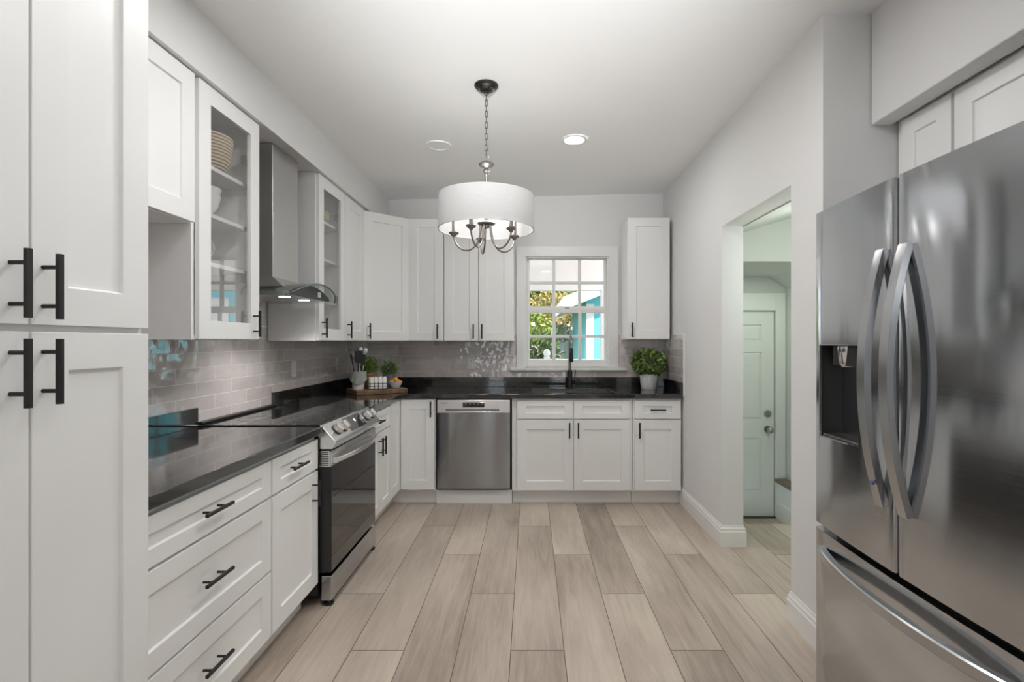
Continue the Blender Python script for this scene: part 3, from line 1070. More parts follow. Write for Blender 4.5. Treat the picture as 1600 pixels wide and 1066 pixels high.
# diagonal corner wall cabinet
r = thing('corner_wall_cabinet', 'white wall cabinet set diagonally across the back left corner', 'cabinet', (-1.5, 4.65, 1.345), 0, 'white wall cabinets')
P0, P1 = Vector((UF, 4.205)), Vector((-1.068, 4.518))
B().prism([(-1.685, 4.203), (P0.x, P0.y), (P1.x, P1.y), (P1.x, 4.83), (-1.685, 4.83)], 'z', 1.345, 2.420).build('body', WHITE, r, world=True)
dv = (P1 - P0)
ang = math.atan2(dv.y, dv.x)
Md = MW[r.name].inverted() @ Matrix.Translation((P0.x, P0.y, 1.345)) @ Matrix.Rotation(ang, 4, 'Z')
door(r, 0.006, dv.length - 0.006, 0.002, 1.073, M=Md, pull=(0.045, 0.083, True))
UBY = 4.510
r = thing('wall_cabinet', 'narrow single-door white wall cabinet on the back wall, right of the diagonal corner', 'cabinet', (-1.066, UBY, 1.345), 0, 'white wall cabinets')
B().box(0, 0.306, 0, 0.318, 0, 1.075).build('body', WHITE, r, bevel=0.001)
door(r, 0.002, 0.303, 0.002, 1.073, pull=(0.256, 0.083, True))
r = thing('wall_cabinet', 'two-door white wall cabinet on the back wall, left of the window behind the chandelier', 'cabinet', (-0.758, UBY, 1.345), 0, 'white wall cabinets')
B().box(0, 0.608, 0, 0.318, 0, 1.075).build('body', WHITE, r, bevel=0.001)
door(r, 0.002, 0.303, 0.002, 1.073, pull=(0.262, 0.083, True))
door(r, 0.305, 0.606, 0.002, 1.073, pull=(0.336, 0.083, True))
r = thing('wall_cabinet', 'single-door white wall cabinet right of the window, above the boxwood plant', 'cabinet', (0.853, UBY, 1.36), 0, 'white wall cabinets')
B().box(0, 0.374, 0, 0.322, 0, 1.070).build('body', WHITE, r, bevel=0.001)
door(r, 0.001, 0.372, 0.001, 1.068, pull=(0.036, 0.083, True))

# -- units above the refrigerator (front faces -X)
r = thing('wall_cabinet', 'narrow white wall cabinet over the far end of the refrigerator, under the ceiling header', 'cabinet', (1.571, 2.185, 1.86), -L90, 'white wall cabinets')
B().box(0, 0.305, 0, 0.42, 0, 0.42).build('body', WHITE, r, bevel=0.001)
door(r, 0.045, 0.300, 0.004, 0.400, st=0.07)
r = thing('wall_cabinet', 'wide white wall cabinet over the refrigerator, at the right edge of the picture', 'cabinet', (1.571, 1.878, 1.86), -L90, 'white wall cabinets')
B().box(0, 0.93, 0, 0.42, 0, 0.42).build('body', WHITE, r, bevel=0.001)
door(r, 0.004, 0.462, 0.004, 0.400, st=0.075)
door(r, 0.465, 0.925, 0.004, 0.400, st=0.075)

# ================================================================== COUNTERTOPS
CE = -1.043    # left counter edge
CTY = 4.172    # back counter edge
o = thing('countertop', 'black stone countertop piece between the pantry and the range', 'countertop', (-1.37, 1.94, 0.876), 0, 'black countertops')
B().box(XL, CE, 1.283, 2.577, 0.8765, 0.914).build('slab', STONE, o, world=True, bevel=0.003)
B().box(XL, XL + 0.02, 1.283, 2.577, 0.914, 1.008).build('splash', STONE, o, world=True, bevel=0.002)
o = thing('countertop', 'long L-shaped black stone countertop with the sink along the back wall', 'countertop', (-0.2, 4.5, 0.876), 0, 'black countertops')
b = B()
xs = [XL, CE, 0.016, 0.717, XR - 0.010]
ys = [3.343, CTY, 4.272, 4.620, YB]
b.cells(xs, ys, lambda i, j: (i == 0) or (j >= 1 and not (i == 2 and j == 2)), 0.8765, 0.914, 'xyz')
b.build('slab', STONE, o, world=True, bevel=0.003)
b = B()
b.box(XL, XL + 0.02, 3.343, YB, 0.9142, 1.008)
b.build('splash', STONE, o, world=True, bevel=0.002)
B().box(XL + 0.02, XR - 0.012, YB - 0.02, YB, 0.9142, 1.006).build('splash', STONE, o, world=True, bevel=0.002)
B().box(XR - 0.030, XR - 0.010, CTY + 0.004, YB - 0.02, 0.9142, 1.006).build('splash', STONE, o, world=True, bevel=0.002)

# sink
o = thing('sink', 'black undermount sink basin in the back countertop below the window', 'sink', (0.366, 4.446, 0.70))
b = B()
zi, zo = 0.8755, 0.70
A = b.verts([(0.012, 4.268, zi), (0.721, 4.268, zi), (0.721, 4.624, zi), (0.012, 4.624, zi)])
F = b.verts([(0.03, 4.286, zo), (0.703, 4.286, zo), (0.703, 4.606, zo), (0.03, 4.606, zo)])
A2 = b.verts([(0.002, 4.258, zi), (0.731, 4.258, zi), (0.731, 4.634, zi), (0.002, 4.634, zi)])
F2 = b.verts([(0.02, 4.276, zo - 0.01), (0.713, 4.276, zo - 0.01), (0.713, 4.616, zo - 0.01), (0.02, 4.616, zo - 0.01)])
for i in range(4):
    j = (i + 1) % 4
    b.face([A[i], A[j], F[j], F[i]])
    b.face([A2[i], A2[j], F2[j], F2[i]])
    b.face([A[i], A[j], A2[j], A2[i]])
b.face(F)
b.face(F2)
b.build('basin', BLKPL, o, world=True)
B().lathe([(0.045, 0), (0.045, 0.004), (0.03, 0.005), (0.028, 0.002), (0, 0.002)], (0.366, 4.5, zo), 24).build('drain', NICKEL, o, world=True, smooth=40)

# faucet
fx, fy, fz = 0.362, 4.690, 0.9145
o = thing('faucet', 'black pull-down gooseneck kitchen faucet in front of the window', 'faucet', (fx, fy, fz))
B().lathe([(0.030, 0), (0.030, 0.006), (0.024, 0.010), (0.024, 0.150), (0.019, 0.165), (0.0, 0.165)], (fx, fy, fz), 24).build('base', BLACK, o, world=True, smooth=40)
pts = [(fx, fy, fz + 0.16), (fx, fy, fz + 0.36)]
for k in range(1, 13):
    a = PI * k / 12
    pts.append((fx, fy - 0.095 + 0.095 * math.cos(a), fz + 0.36 + 0.115 * math.sin(a)))
B().tube(pts, 0.0125, 14).build('neck', DKSTEEL, o, world=True, smooth=50)
spf = pts[-1]
B().lathe([(0.013, 0.01), (0.016, 0.0), (0.0185, -0.10), (0.015, -0.115), (0, -0.115)], spf, 20).build('spray_head', BLACK, o, world=True, smooth=40)
B().cyl((fx + 0.018, fy, fz + 0.075), (fx + 0.052, fy, fz + 0.075), 0.017, n=20).tube([(fx + 0.045, fy, fz + 0.08), (fx + 0.048, fy - 0.005, fz + 0.13), (fx + 0.050, fy - 0.02, fz + 0.165)], [0.006, 0.005, 0.0045], 10).build('lever', BLACK, o, world=True, smooth=40)

# ================================================================== DISHWASHER
o = thing('dishwasher', 'stainless steel dishwasher with black display, set between the white base cabinets', 'dishwasher', (-0.462, CBY, 0))
X0, X1 = -0.760, -0.166
B().box(-0.772, -0.153, CBY + 0.03, 4.78, 0.118, 0.872).build('tub', BLKPL, o, world=True)
b = B()   # door panel, slightly bowed
nx = 17
f0, f1, bk0, bk1 = [], [], [], []
for i in range(nx):
    t = i / (nx - 1)
    x = X0 + (X1 - X0) * t
    y = CBY - 0.022 - 0.006 * (1 - (2 * t - 1) ** 4)
    f0.append((x, y, 0.138)); f1.append((x, y, 0.758)); bk0.append((x, CBY + 0.03, 0.138)); bk1.append((x, CBY + 0.03, 0.758))
R = [b.verts(q) for q in (f0, f1, bk1, bk0)]
for i in range(nx - 1):
    for k in range(4):
        b.face([R[k][i], R[k][i + 1], R[(k + 1) % 4][i + 1], R[(k + 1) % 4][i]])
b.face([R[k][0] for k in range(4)])
b.face([R[k][-1] for k in range(4)])
b.build('door', DWSTEEL, o, world=True, smooth=30)
# control fascia with a pocket handle
b = B()
b.cells([X0, -0.69, -0.252, X1], [0.758, 0.770, 0.789, 0.863], lambda i, j: not (i == 1 and j == 1), CBY - 0.026, CBY + 0.03, 'xzy')
fas = b.build('control_fascia', STEELL, o, world=True, bevel=0.002)
B().box(-0.688, -0.254, CBY + 0.005, CBY + 0.03, 0.770, 0.789).build('pocket_handle', DKSTEEL, o, world=True)
B().box(-0.552, -0.375, CBY - 0.0275, CBY - 0.02, 0.803, 0.843).build('display', BLKGL, fas, world=True, bevel=0.001)
bt = B()
for k in range(5):
    bt.box(-0.535 + k * 0.034, -0.519 + k * 0.034, CBY - 0.0283, CBY - 0.0275, 0.830, 0.834)
bt.build('indicator', plain('display_mark', (0.45, 0.46, 0.48), 0.5), fas, world=True)
for bx_ in (-0.585, -0.345):
    B().cyl((bx_, CBY - 0.029, 0.823), (bx_, CBY - 0.02, 0.823), 0.008).build('button', STEELL, fas, world=True, smooth=40)
text_part('lettering', 'SAMSUNG', 0.013, BLKPL, fas, Matrix.Translation((-0.702, CBY - 0.0265, 0.838)) @ Matrix.Rotation(PI / 2, 4, 'X'))
B().box(-0.777, -0.151, CBY + 0.030, CBY + 0.046, 0.0, 0.112).build('kick_plate', WHITE, o, world=True)

# ================================================================== RANGE
RY0, RY1 = 2.582, 3.338
o = thing('range', 'stainless slide-in electric range with black glass oven door on the left run', 'stove', (-1.37, 2.96, 0))
B().box(-1.66, -1.075, RY0 + 0.004, RY1 - 0.004, 0.055, 0.905).build('body', BLKPL, o, world=True)
ct = B().box(-1.672, -1.060, RY0 - 0.004, RY1 + 0.004, 0.9145, 0.9205).build('cooktop', BLKGL, o, world=True, bevel=0.002)
B().box(-1.688, -1.650, RY0 - 0.002, RY1 + 0.002, 0.9206, 0.934).build('rear_trim', BLKPL, o, world=True, bevel=0.004)
bm_ = plain('burner_ring', (0.06, 0.06, 0.062), 0.12)
for bx, by, br_ in ((-1.22, 2.78, 0.115), (-1.22, 3.15, 0.09), (-1.50, 2.78, 0.08), (-1.50, 3.15, 0.10)):
    B().lathe([(br_, 0), (br_, 0.0003), (br_ - 0.002, 0.0003), (br_ - 0.002, 0)], (bx, by, 0.9206), 48, cap=False).build('burner', bm_, ct, world=True)
# slanted control panel: profile in x-z
prof = [(-1.072, 0.914), (-1.056, 0.916), (-0.984, 0.836), (-0.980, 0.824), (-0.998, 0.797), (-1.070, 0.797)]
cp = B().prism(prof, 'y', RY0 + 0.002, RY1 - 0.002).build('control_panel', STEELL, o, world=True, bevel=0.002)
pa, pb = Vector((-1.056, 0, 0.916)), Vector((-0.984, 0, 0.836))
td = (pb - pa).normalized()
nd = Vector((-td.z, 0, td.x))
if nd.x < 0:
    nd = -nd


def on_panel(t, y, h):
    p = pa + (pb - pa) * t + nd * h
    return Vector((p.x, y, p.z))


for y in (2.695, 2.785, 3.175, 3.262):
    k = B()
    c0, c1, c2 = on_panel(0.5, y, 0.0), on_panel(0.5, y, 0.004), on_panel(0.5, y, 0.030)
    k.cyl(c1, c2, 0.0275, 0.025, n=28)
    # grip ridge across the knob
    ax = Vector((0, 1, 0))
    Mr = Matrix((( td.x, ax.x, nd.x, c2.x), (td.y, ax.y, nd.y, c2.y), (td.z, ax.z, nd.z, c2.z), (0, 0, 0, 1)))
    k.box(-0.022, 0.022, -0.005, 0.005, -0.001, 0.010, M=Mr)
    kn = k.build('knob', STEELL, o, world=True, smooth=35)
    B().cyl(c0, c1 + nd * 0.002, 0.032, 0.031, n=28).build('collar', BLKPL, kn, world=True, smooth=35)
Mp = Matrix(((td.x, 0, nd.x, pa.x), (td.y, 1, nd.y, 0), (td.z, 0, nd.z, pa.z), (0, 0, 0, 1)))
ln = (pb - pa).length
B().box(0.010, ln - 0.010, 2.845, 3.110, 0.0, 0.0012, M=Mp).build('touch_panel', DKSTEEL, cp, world=True)
tri = B()
tv = [Mp @ Vector(p) for p in ((0.014, 3.098, 0.0018), (ln - 0.012, 3.098, 0.0018), (ln - 0.012, 2.965, 0.0018), (0.014, 3.062, 0.0018))]
tb = [Mp @ Vector(p) for p in ((0.014, 3.098, 0.0010), (ln - 0.012, 3.098, 0.0010), (ln - 0.012, 2.965, 0.0010), (0.014, 3.062, 0.0010))]
T1, T2 = tri.verts(tv), tri.verts(tb)
tri.face(T1); tri.face(T2[::-1])
for i in range(4):
    tri.face([T1[i], T1[(i + 1) % 4], T2[(i + 1) % 4], T2[i]])
tri.build('screen', BLKGL, cp, world=True)
B().cyl(Mp @ Vector((0.045, 2.985, 0.001)), Mp @ Vector((0.045, 2.985, 0.0022)), 0.009, n=20).build('clock_light', emitter('clock_glow', (0.75, 0.82, 1.0), 1.2), cp, world=True)
# oven door
DX = -1.012
od = B().box(-1.07, DX, RY0 + 0.010, RY1 - 0.006, 0.168, 0.786).build('oven_door', BLKPL, o, world=True, bevel=0.003)
B().box(DX, DX + 0.004, RY0 + 0.016, RY1 - 0.010, 0.172, 0.705).build('door_glass', BLKGL, od, world=True, bevel=0.001)
B().box(DX, DX + 0.004, RY0 + 0.010, RY1 - 0.006, 0.707, 0.784).build('top_rail', STEELL, od, world=True, bevel=0.001)
B().box(DX + 0.0042, DX + 0.0046, RY0 + 0.05, RY1 - 0.04, 0.545, 0.553).build('glass_border', BLKPL, od, world=True)
vs_ = B()
for k in range(8):
    vs_.box(-1.062, -1.020, RY0 + 0.0082, RY0 + 0.0102, 0.712 + k * 0.009, 0.716 + k * 0.009)
vs_.build('vent_slots', BLKPL, od, world=True)
B().box(-1.066, -1.014, RY0 + 0.0088, RY0 + 0.0100, 0.706, 0.786).build('vent_plate', STEELL, od, world=True)
pts = []
for k in range(21):
    t = k / 20
    y = RY0 + 0.03 + (RY1 - RY0 - 0.06) * t
    pts.append((DX + 0.022 + 0.034 * (1 - (2 * t - 1) ** 2), y, 0.735))
hb = B().sweep(pts, [(-0.012, -0.006), (-0.008, -0.009), (0.008, -0.009), (0.012, -0.006), (0.012, 0.006), (0.008, 0.009), (-0.008, 0.009), (-0.012, 0.006)], (0, 0, 1))
for y in (RY0 + 0.036, RY1 - 0.036):
    hb.box(DX + 0.003, DX + 0.030, y - 0.010, y + 0.010, 0.722, 0.748)
hb.build('handle', STEELL, od, world=True, smooth=35)
B().box(-1.06, -1.006, RY0 + 0.012, RY1 - 0.008, 0.026, 0.152).build('drawer', STEEL, o, world=True, bevel=0.004)
for y in (RY0 + 0.035, RY1 - 0.035):
    B().cyl((-1.03, y, 0.0), (-1.03, y, 0.012), 0.026, n=20).cyl((-1.03, y, 0.012), (-1.03, y, 0.056), 0.012, n=12).build('foot', BLKPL, o, world=True)

# ================================================================== HOOD
o = thing('range_hood', 'stainless chimney range hood with curved glass canopy above the range', 'range hood', (-1.55, 2.957, 1.58))
HC = 2.957
b = B()
b.box(XL + 0.001, -1.409, HC - 0.155, HC + 0.155, 1.67, 2.05)
b.box(XL + 0.001, -1.412, HC - 0.152, HC + 0.152, 2.05, 2.430)
b.build('chimney', HOODST, o, world=True, bevel=0.002)


def arch(y, apex=1.668, drop=0.085, half=0.328):
    return apex - drop * ((y - HC) / half) ** 2


# glass sheet: front edge curved in plan
b = B()
n, mdep = 36, 10
top, bot = [], []
for i in range(n + 1):
    y = HC - 0.326 + 0.652 * i / n
    s_ = (y - HC) / 0.326
    xf = -1.205 - 0.055 * s_ ** 4
    rt, rb = [], []
    for j in range(mdep + 1):
        x = XL + 0.004 + (xf - XL - 0.004) * j / mdep
        z = arch(y)
        rt.append(b.bm.verts.new((x, y, z + 0.003)))
        rb.append(b.bm.verts.new((x, y, z - 0.003)))
    top.append(rt)
    bot.append(rb)
for i in range(n):
    for j in range(mdep):
        b.face([top[i][j], top[i + 1][j], top[i + 1][j + 1], top[i][j + 1]])
        b.face([bot[i][j], bot[i][j + 1], bot[i + 1][j + 1], bot[i + 1][j]])
    b.face([top[i][mdep], top[i + 1][mdep], bot[i + 1][mdep], bot[i][mdep]])
    b.face([top[i][0], bot[i][0], bot[i + 1][0], top[i + 1][0]])
for i in (0, n):
    for j in range(mdep):
        b.face([top[i][j], top[i][j + 1], bot[i][j + 1], bot[i][j]])
gl = b.build('glass_canopy', HOODGL, o, world=True, smooth=40)
b = B()   # polished rim of the glass
rim = []
for i in range(n + 1):
    y = HC - 0.326 + 0.652 * i / n
    s_ = (y - HC) / 0.326
    rim.append((-1.205 - 0.055 * s_ ** 4 + 0.002, y, arch(y)))
b.tube(rim, 0.0042, 8)
b.build('glass_rim', plain('glass_edge', (0.10, 0.12, 0.11), 0.15, spec=0.8), gl, world=True, smooth=50)
# steel body under the glass: arched top, flat bottom
poly = [(HC - 0.26, 1.588)]
for i in range(25):
    y = HC - 0.26 + 0.52 * i / 24
    poly.append((y, arch(y) - 0.006))
poly.append((HC + 0.26, 1.588))
body = B().prism(poly, 'x', XL + 0.002, -1.270).build('body', HOODST, o, world=True, smooth=25)
# dark glass control front
poly2 = [(HC - 0.257, 1.590)]
for i in range(25):
    y = HC - 0.257 + 0.514 * i / 24
    poly2.append((y, arch(y) - 0.008))
poly2.append((HC + 0.257, 1.590))
ctl = B().prism(poly2, 'x', -1.2705, -1.262).build('control_front', BLKPL, o, world=True, smooth=25)
B().box(-1.2622, -1.2612, HC + 0.085, HC + 0.130, 1.604, 1.634).build('display', plain('pale_label', (0.62, 0.63, 0.64), 0.4), ctl, world=True)
# sloped collar between chimney and canopy
b = B()
A = b.verts([(XL + 0.003, HC - 0.19, 1.640), (-1.335, HC - 0.19, 1.640), (-1.335, HC + 0.19, 1.640), (XL + 0.003, HC + 0.19, 1.640)])
T = b.verts([(XL + 0.003, HC - 0.160, 1.695), (-1.404, HC - 0.160, 1.695), (-1.404, HC + 0.160, 1.695), (XL + 0.003, HC + 0.160, 1.695)])
for i in range(4):
    b.face([A[i], A[(i + 1) % 4], T[(i + 1) % 4], T[i]])
b.face(A[::-1]); b.face(T)
b.build('collar', HOODST, o, world=True, bevel=0.003)
for y in (HC - 0.12, HC + 0.12):
    B().cyl((-1.36, y, 1.5862), (-1.36, y, 1.5878), 0.030, n=24).build('lamp', LAMPON, o, world=True)
light('hood_lamp', 'SPOT', (-1.36, HC - 0.12, 1.578), 14, color=(1, 0.98, 0.96), spot_size=2.0, spot_blend=0.8, shadow_soft_size=0.03)
light('hood_lamp', 'SPOT', (-1.36, HC + 0.12, 1.578), 8, color=(1, 0.98, 0.96), spot_size=1.9, spot_blend=0.8, shadow_soft_size=0.03)

# ================================================================== REFRIGERATOR
FF = 0.982
FY1, FYS, FY0 = 1.777, 1.360, 0.943
o = thing('refrigerator', 'large stainless French-door refrigerator with ice dispenser on the right', 'refrigerator', (1.35, FYS, 0))
B().box(FF + 0.075, 1.86, FY0 + 0.006, FY1 - 0.006, 0.03, 1.765).build('body', DKSTEEL, o, world=True, bevel=0.004)
for xx in (1.12, 1.80):
    for yy in (FY0 + 0.06, FY1 - 0.06):
        B().cyl((xx, yy, 0), (xx, yy, 0.035), 0.025).build('foot', BLKPL, o, world=True)


def front_x(y):
    s_ = (y - FYS) / (FY1 - FYS)
    return FF + 0.006 - 0.016 * (1 - s_ * s_)


def fridge_leaf(name, y0, y1, z0, z1, hole=None, mat=STEEL):
    b = B()
    e = 0.012
    ys = [y0, y0 + 0.002, y0 + 0.006, y0 + e] + [y0 + e + (y1 - y0 - 2 * e) * k / 12 for k in range(1, 12)] + [y1 - e, y1 - 0.006, y1 - 0.002, y1]
    if hole:
        ys += [hole[0], hole[1]]
        ys = [y for y in sorted(set(ys)) if y in (hole[0], hole[1]) or min(abs(y - hole[0]), abs(y - hole[1])) > 0.006]
    zs = [z0, z1] if not hole else [z0, hole[2], hole[3], z1]

    def fx_(y):
        x = front_x(y)
        d = min(y - y0, y1 - y)
        if d < e:
            x += e - math.sqrt(max(0, e * e - (e - d) ** 2))
        return x
    G = [[b.bm.verts.new((fx_(y), y, z)) for z in zs] for y in ys]
    Kb = [[b.bm.verts.new((FF + 0.07, y, z)) for z in (z0, z1)] for y in ys]
    for i in range(len(ys) - 1):
        for j in range(len(zs) - 1):
            if hole and j == 1 and hole[0] <= ys[i] < hole[1]:
                continue
            b.face([G[i][j], G[i + 1][j], G[i + 1][j + 1], G[i][j + 1]])
        b.face([G[i][0], Kb[i][0], Kb[i + 1][0], G[i + 1][0]])
        b.face([G[i][-1], G[i + 1][-1], Kb[i + 1][1], Kb[i][1]])
        b.face([Kb[i][0], Kb[i][1], Kb[i + 1][1], Kb[i + 1][0]])
    b.face(G[0] + [Kb[0][1], Kb[0][0]])
    b.face(G[-1][::-1] + [Kb[-1][0], Kb[-1][1]])
    return b.build(name, mat, o, world=True, smooth=28)


hole = (1.520, 1.727, 1.026, 1.328)
dl = fridge_leaf('door', FYS + 0.003, FY1, 0.722, 1.78, hole)
dr = fridge_leaf('door', FY0, FYS - 0.003, 0.722, 1.78)
fd = fridge_leaf('freezer_drawer', FY0, FY1, 0.055, 0.702)
# dispenser cavity: five inner faces with thickness
disp = plain('dispenser_grey', (0.075, 0.075, 0.076), 0.32, metal=0.5, var=0.05)
cx0, cx1 = front_x(1.62) + 0.001, FF + 0.1
b = B()
t = 0.004
b.cells([hole[0] - t, hole[0], hole[1], hole[1] + t], [hole[2] - t, hole[2], hole[3], hole[3] + t], lambda i, j: not (i == 1 and j == 1), cx0 + 0.004, cx1, 'yzx')
b.box(cx1 - 0.004, cx1, hole[0], hole[1], hole[2], hole[3])
cav = b.build('dispenser', disp, dl, world=True)
fr = B()
fr.cells([hole[0] - 0.004, hole[0], hole[1], hole[1] + 0.004], [hole[2] - 0.004, hole[2], hole[3], hole[3] + 0.004], lambda i, j: not (i == 1 and j == 1), cx0 - 0.003, cx0 + 0.006, 'yzx')
fr.build('dispenser_rim', STEELL, dl, world=True)
B().lathe([(0.0, -0.066), (0.030, -0.066), (0.036, -0.055), (0.041, -0.005), (0.041, 0.0), (0, 0)], (cx0 + 0.050, 1.640, hole[3] - 0.003), 24).build('nozzle', CHROME, dl, world=True, smooth=40)
B().box(cx0 + 0.02, cx1 - 0.006, hole[0] + 0.001, hole[1] - 0.035, hole[3] - 0.066, hole[3] - 0.001).build('ice_chute', BLKPL, dl, world=True, bevel=0.003)
B().box(cx1 - 0.020, cx1 - 0.005, 1.590, 1.605, hole[2] + 0.01, hole[3] - 0.07).build('paddle', STEELL, dl, world=True, bevel=0.002)
B().box(cx0 + 0.006, cx1 - 0.006, hole[0] + 0.004, hole[1] - 0.004, hole[2] + 0.0005, hole[2] + 0.008).build('drip_tray', DKSTEEL, dl, world=True, bevel=0.002)
SEC = [(-0.016, -0.008), (-0.012, -0.012), (0.012, -0.012), (0.016, -0.008), (0.016, 0.010), (-0.016, 0.010)]
for dd, y in ((dl, 1.406), (dr, 1.318)):
    pts = []
    for k in range(25):
        t = k / 24
        z = 0.890 + 0.700 * t
        pts.append((front_x(y) - 0.004 - 0.052 * (1 - (2 * t - 1) ** 2), y, z))
    hb = B().sweep(pts, SEC, (0, 1, 0))
    hh = hb.build('handle', STEELH, dd, world=True, smooth=35)
    if y > 1.36:
        B().cyl((pts[3][0] - 0.016, y - 0.008, 0.955), (pts[3][0] - 0.0085, y - 0.008, 0.955), 0.006).build('sticker', plain('blue_sticker', (0.10, 0.14, 0.26), 0.4), hh, world=True)
pts = []
for k in range(25):
    t = k / 24
    y = 0.985 + 0.735 * t
    pts.append((front_x(y) - 0.004 - 0.046 * (1 - (2 * t - 1) ** 2) ** 0.8, y, 0.640))
B().sweep(pts, SEC, (0, 0, 1)).build('handle', STEELH, fd, world=True, smooth=35)

# ================================================================== CHANDELIER
PX, PY = -0.234, 2.73
CZ = ceil_z(PX)
o = thing('chandelier', 'drum-shade chandelier with five candle arms hanging from the ceiling', 'chandelier', (PX, PY, CZ))
B().lathe([(0.0, -0.036), (0.020, -0.036), (0.034, -0.031), (0.040, -0.022), (0.056, -0.016), (0.064, -0.006), (0.064, 0.0), (0, 0)], (PX, PY, CZ), 32).build('canopy', DARKB, o, world=True, smooth=35)
b = B()
b.tube([(PX + 0.010 * math.cos(a), PY, CZ - 0.045 + 0.010 * math.sin(a)) for a in [2 * PI * k / 14 for k in range(14)]], 0.0022, 6, closed=True)
zt, zb = CZ - 0.050, 2.330
nl = 11
pit = (zt - zb) / nl
for k in range(nl):
    zc = zt - pit * (k + 0.5)
    hl = pit * 0.5 + 0.0035
    pts = []
    for q in range(16):
        a = 2 * PI * q / 16
        c_, s_ = 0.0062 * math.cos(a), math.sin(a)
        zz = zc + (hl - 0.0062) * (1 if s_ > 0.01 else (-1 if s_ < -0.01 else 0)) + 0.0062 * s_
        pts.append((PX + (c_ if k % 2 else 0), PY + (0 if k % 2 else c_), zz))
    b.tube(pts, 0.0019, 6, closed=True)
b.build('chain', DARKB, o, world=True, smooth=60)
b = B()
b.tube([(PX + 0.014 * math.cos(a), PY, 2.322 + 0.018 * math.sin(a)) for a in [2 * PI * k / 18 for k in range(18)]], 0.0026, 6, closed=True)
b.lathe([(0, 2.304), (0.010, 2.304), (0.014, 2.298), (0.036, 2.292), (0.042, 2.285), (0.036, 2.276), (0.014, 2.268), (0.010, 2.262), (0.016, 2.254), (0.017, 2.246), (0.010, 2.238), (0.013, 2.230), (0.006, 2.222),
         (0.0065, 2.02), (0.012, 2.012), (0.022, 2.004), (0.012, 1.996), (0.010, 1.992), (0.044, 1.976), (0.048, 1.970), (0.044, 1.964), (0.018, 1.960), (0.014, 1.945), (0, 1.943)], (PX, PY, 0), 28)
b.build('stem', PEWTER, o, world=True, smooth=40)
for k in range(5):
    a = math.radians(-111 + 72 * k)
    ca, sa = math.cos(a), math.sin(a)
    P = lambda r_, z: (PX + ca * r_, PY + sa * r_, z)
    ctrl = [(0.026, 1.966), (0.030, 1.930), (0.042, 1.880), (0.066, 1.845), (0.098, 1.828), (0.130, 1.834), (0.156, 1.855), (0.171, 1.884), (0.175, 1.905)]
    pts = []
    for i in range(len(ctrl) - 1):
        p0 = ctrl[max(i - 1, 0)]; p1 = ctrl[i]; p2 = ctrl[i + 1]; p3 = ctrl[min(i + 2, len(ctrl) - 1)]
        for q in range(4):
            t = q / 4
            f = lambda A_, B_, C_, D_: 0.5 * (2 * B_ + (C_ - A_) * t + (2 * A_ - 5 * B_ + 4 * C_ - D_) * t * t + (3 * B_ - A_ - 3 * C_ + D_) * t ** 3)
            pts.append(P(f(p0[0], p1[0], p2[0], p3[0]), f(p0[1], p1[1], p2[1], p3[1])))
    pts.append(P(*ctrl[-1]))
    am = B().tube(pts, 0.0048, 8).build('arm', PEWTER, o, world=True, smooth=60)
    c = P(0.175, 0)
    B().lathe([(0, 1.899), (0.008, 1.900), (0.012, 1.908), (0.024, 1.916), (0.027, 1.922), (0.024, 1.926), (0, 1.926)], (c[0], c[1], 0), 20).build('candle_cup', PEWTER, am, world=True, smooth=40)
    B().lathe([(0.0105, 1.9262), (0.0105, 2.000), (0, 2.000)], (c[0], c[1], 0), 16).build('candle', PEWTER, am, world=True, smooth=40)
    B().lathe([(0.004, 2.000), (0.014, 2.022), (0.016, 2.036), (0.008, 2.058), (0, 2.070)], (c[0], c[1], 0), 14).build('bulb', BULBM, am, world=True, smooth=60)
b = B()
R0, R1, z0, z1 = 0.255, 0.251, 1.937, 2.108
b.lathe([(R0, z0), (R0, z1), (R1, z1), (R1, z0), (R0, z0)], (PX, PY, 0), 72, cap=False)
sh = b.build('drum_shade', SHADE, o, world=True, smooth=40)
b = B()
for zz in (z0, z1):
    b.lathe([(R0 + 0.001, zz - 0.002), (R0 + 0.001, zz + 0.004), (R1 - 0.001, zz + 0.004), (R1 - 0.001, zz - 0.002), (R0 + 0.001, zz - 0.002)], (PX, PY, 0), 72, cap=False)
b.build('shade_trim', plain('shade_binding', (0.62, 0.61, 0.60), 0.6), sh, world=True, smooth=40)
b = B()
for k in range(3):
    a = 2 * PI * k / 3 + 0.4
    b.cyl((PX, PY, 2.095), (PX + math.cos(a) * R1, PY + math.sin(a) * R1, 2.095), 0.0018, n=6)
b.build('shade_spider', PEWTER, sh, world=True)
light('chandelier_glow', 'POINT', (PX, PY, 2.045), 3.6, color=(1, 0.975, 0.95), shadow_soft_size=0.10)

# recessed lights in the ceiling
z = ceil_z(0.30)
o = thing('recessed_light', 'lit round recessed ceiling light right of the chandelier', 'ceiling light', (0.30, 3.49, z))
B().lathe([(0.089, 0.0), (0.087, -0.007), (0.070, -0.010), (0.066, -0.005), (0.066, 0.0)], (0.30, 3.49, z), 40, cap=False).build('trim_ring', TRIM, o, world=True, smooth=40)
B().lathe([(0.067, -0.002), (0.067, -0.006), (0, -0.006)], (0.30, 3.49, z), 40).build('lens', LAMPON, o, world=True)
light('recessed_light_lamp', 'AREA', (0.30, 3.49, z - 0.012), 10, color=(1, 0.985, 0.97), shape='DISK', size=0.13)
z = ceil_z(-0.635)
o = thing('ceiling_speaker', 'round white flush ceiling speaker left of the chandelier', 'speaker', (-0.635, 3.54, z))
B().lathe([(0.089, 0.001), (0.087, -0.006), (0.074, -0.007), (0.072, -0.003), (0.072, 0.001)], (-0.635, 3.54, z), 40, cap=False).build('trim_ring', TRIM, o, world=True, smooth=40)
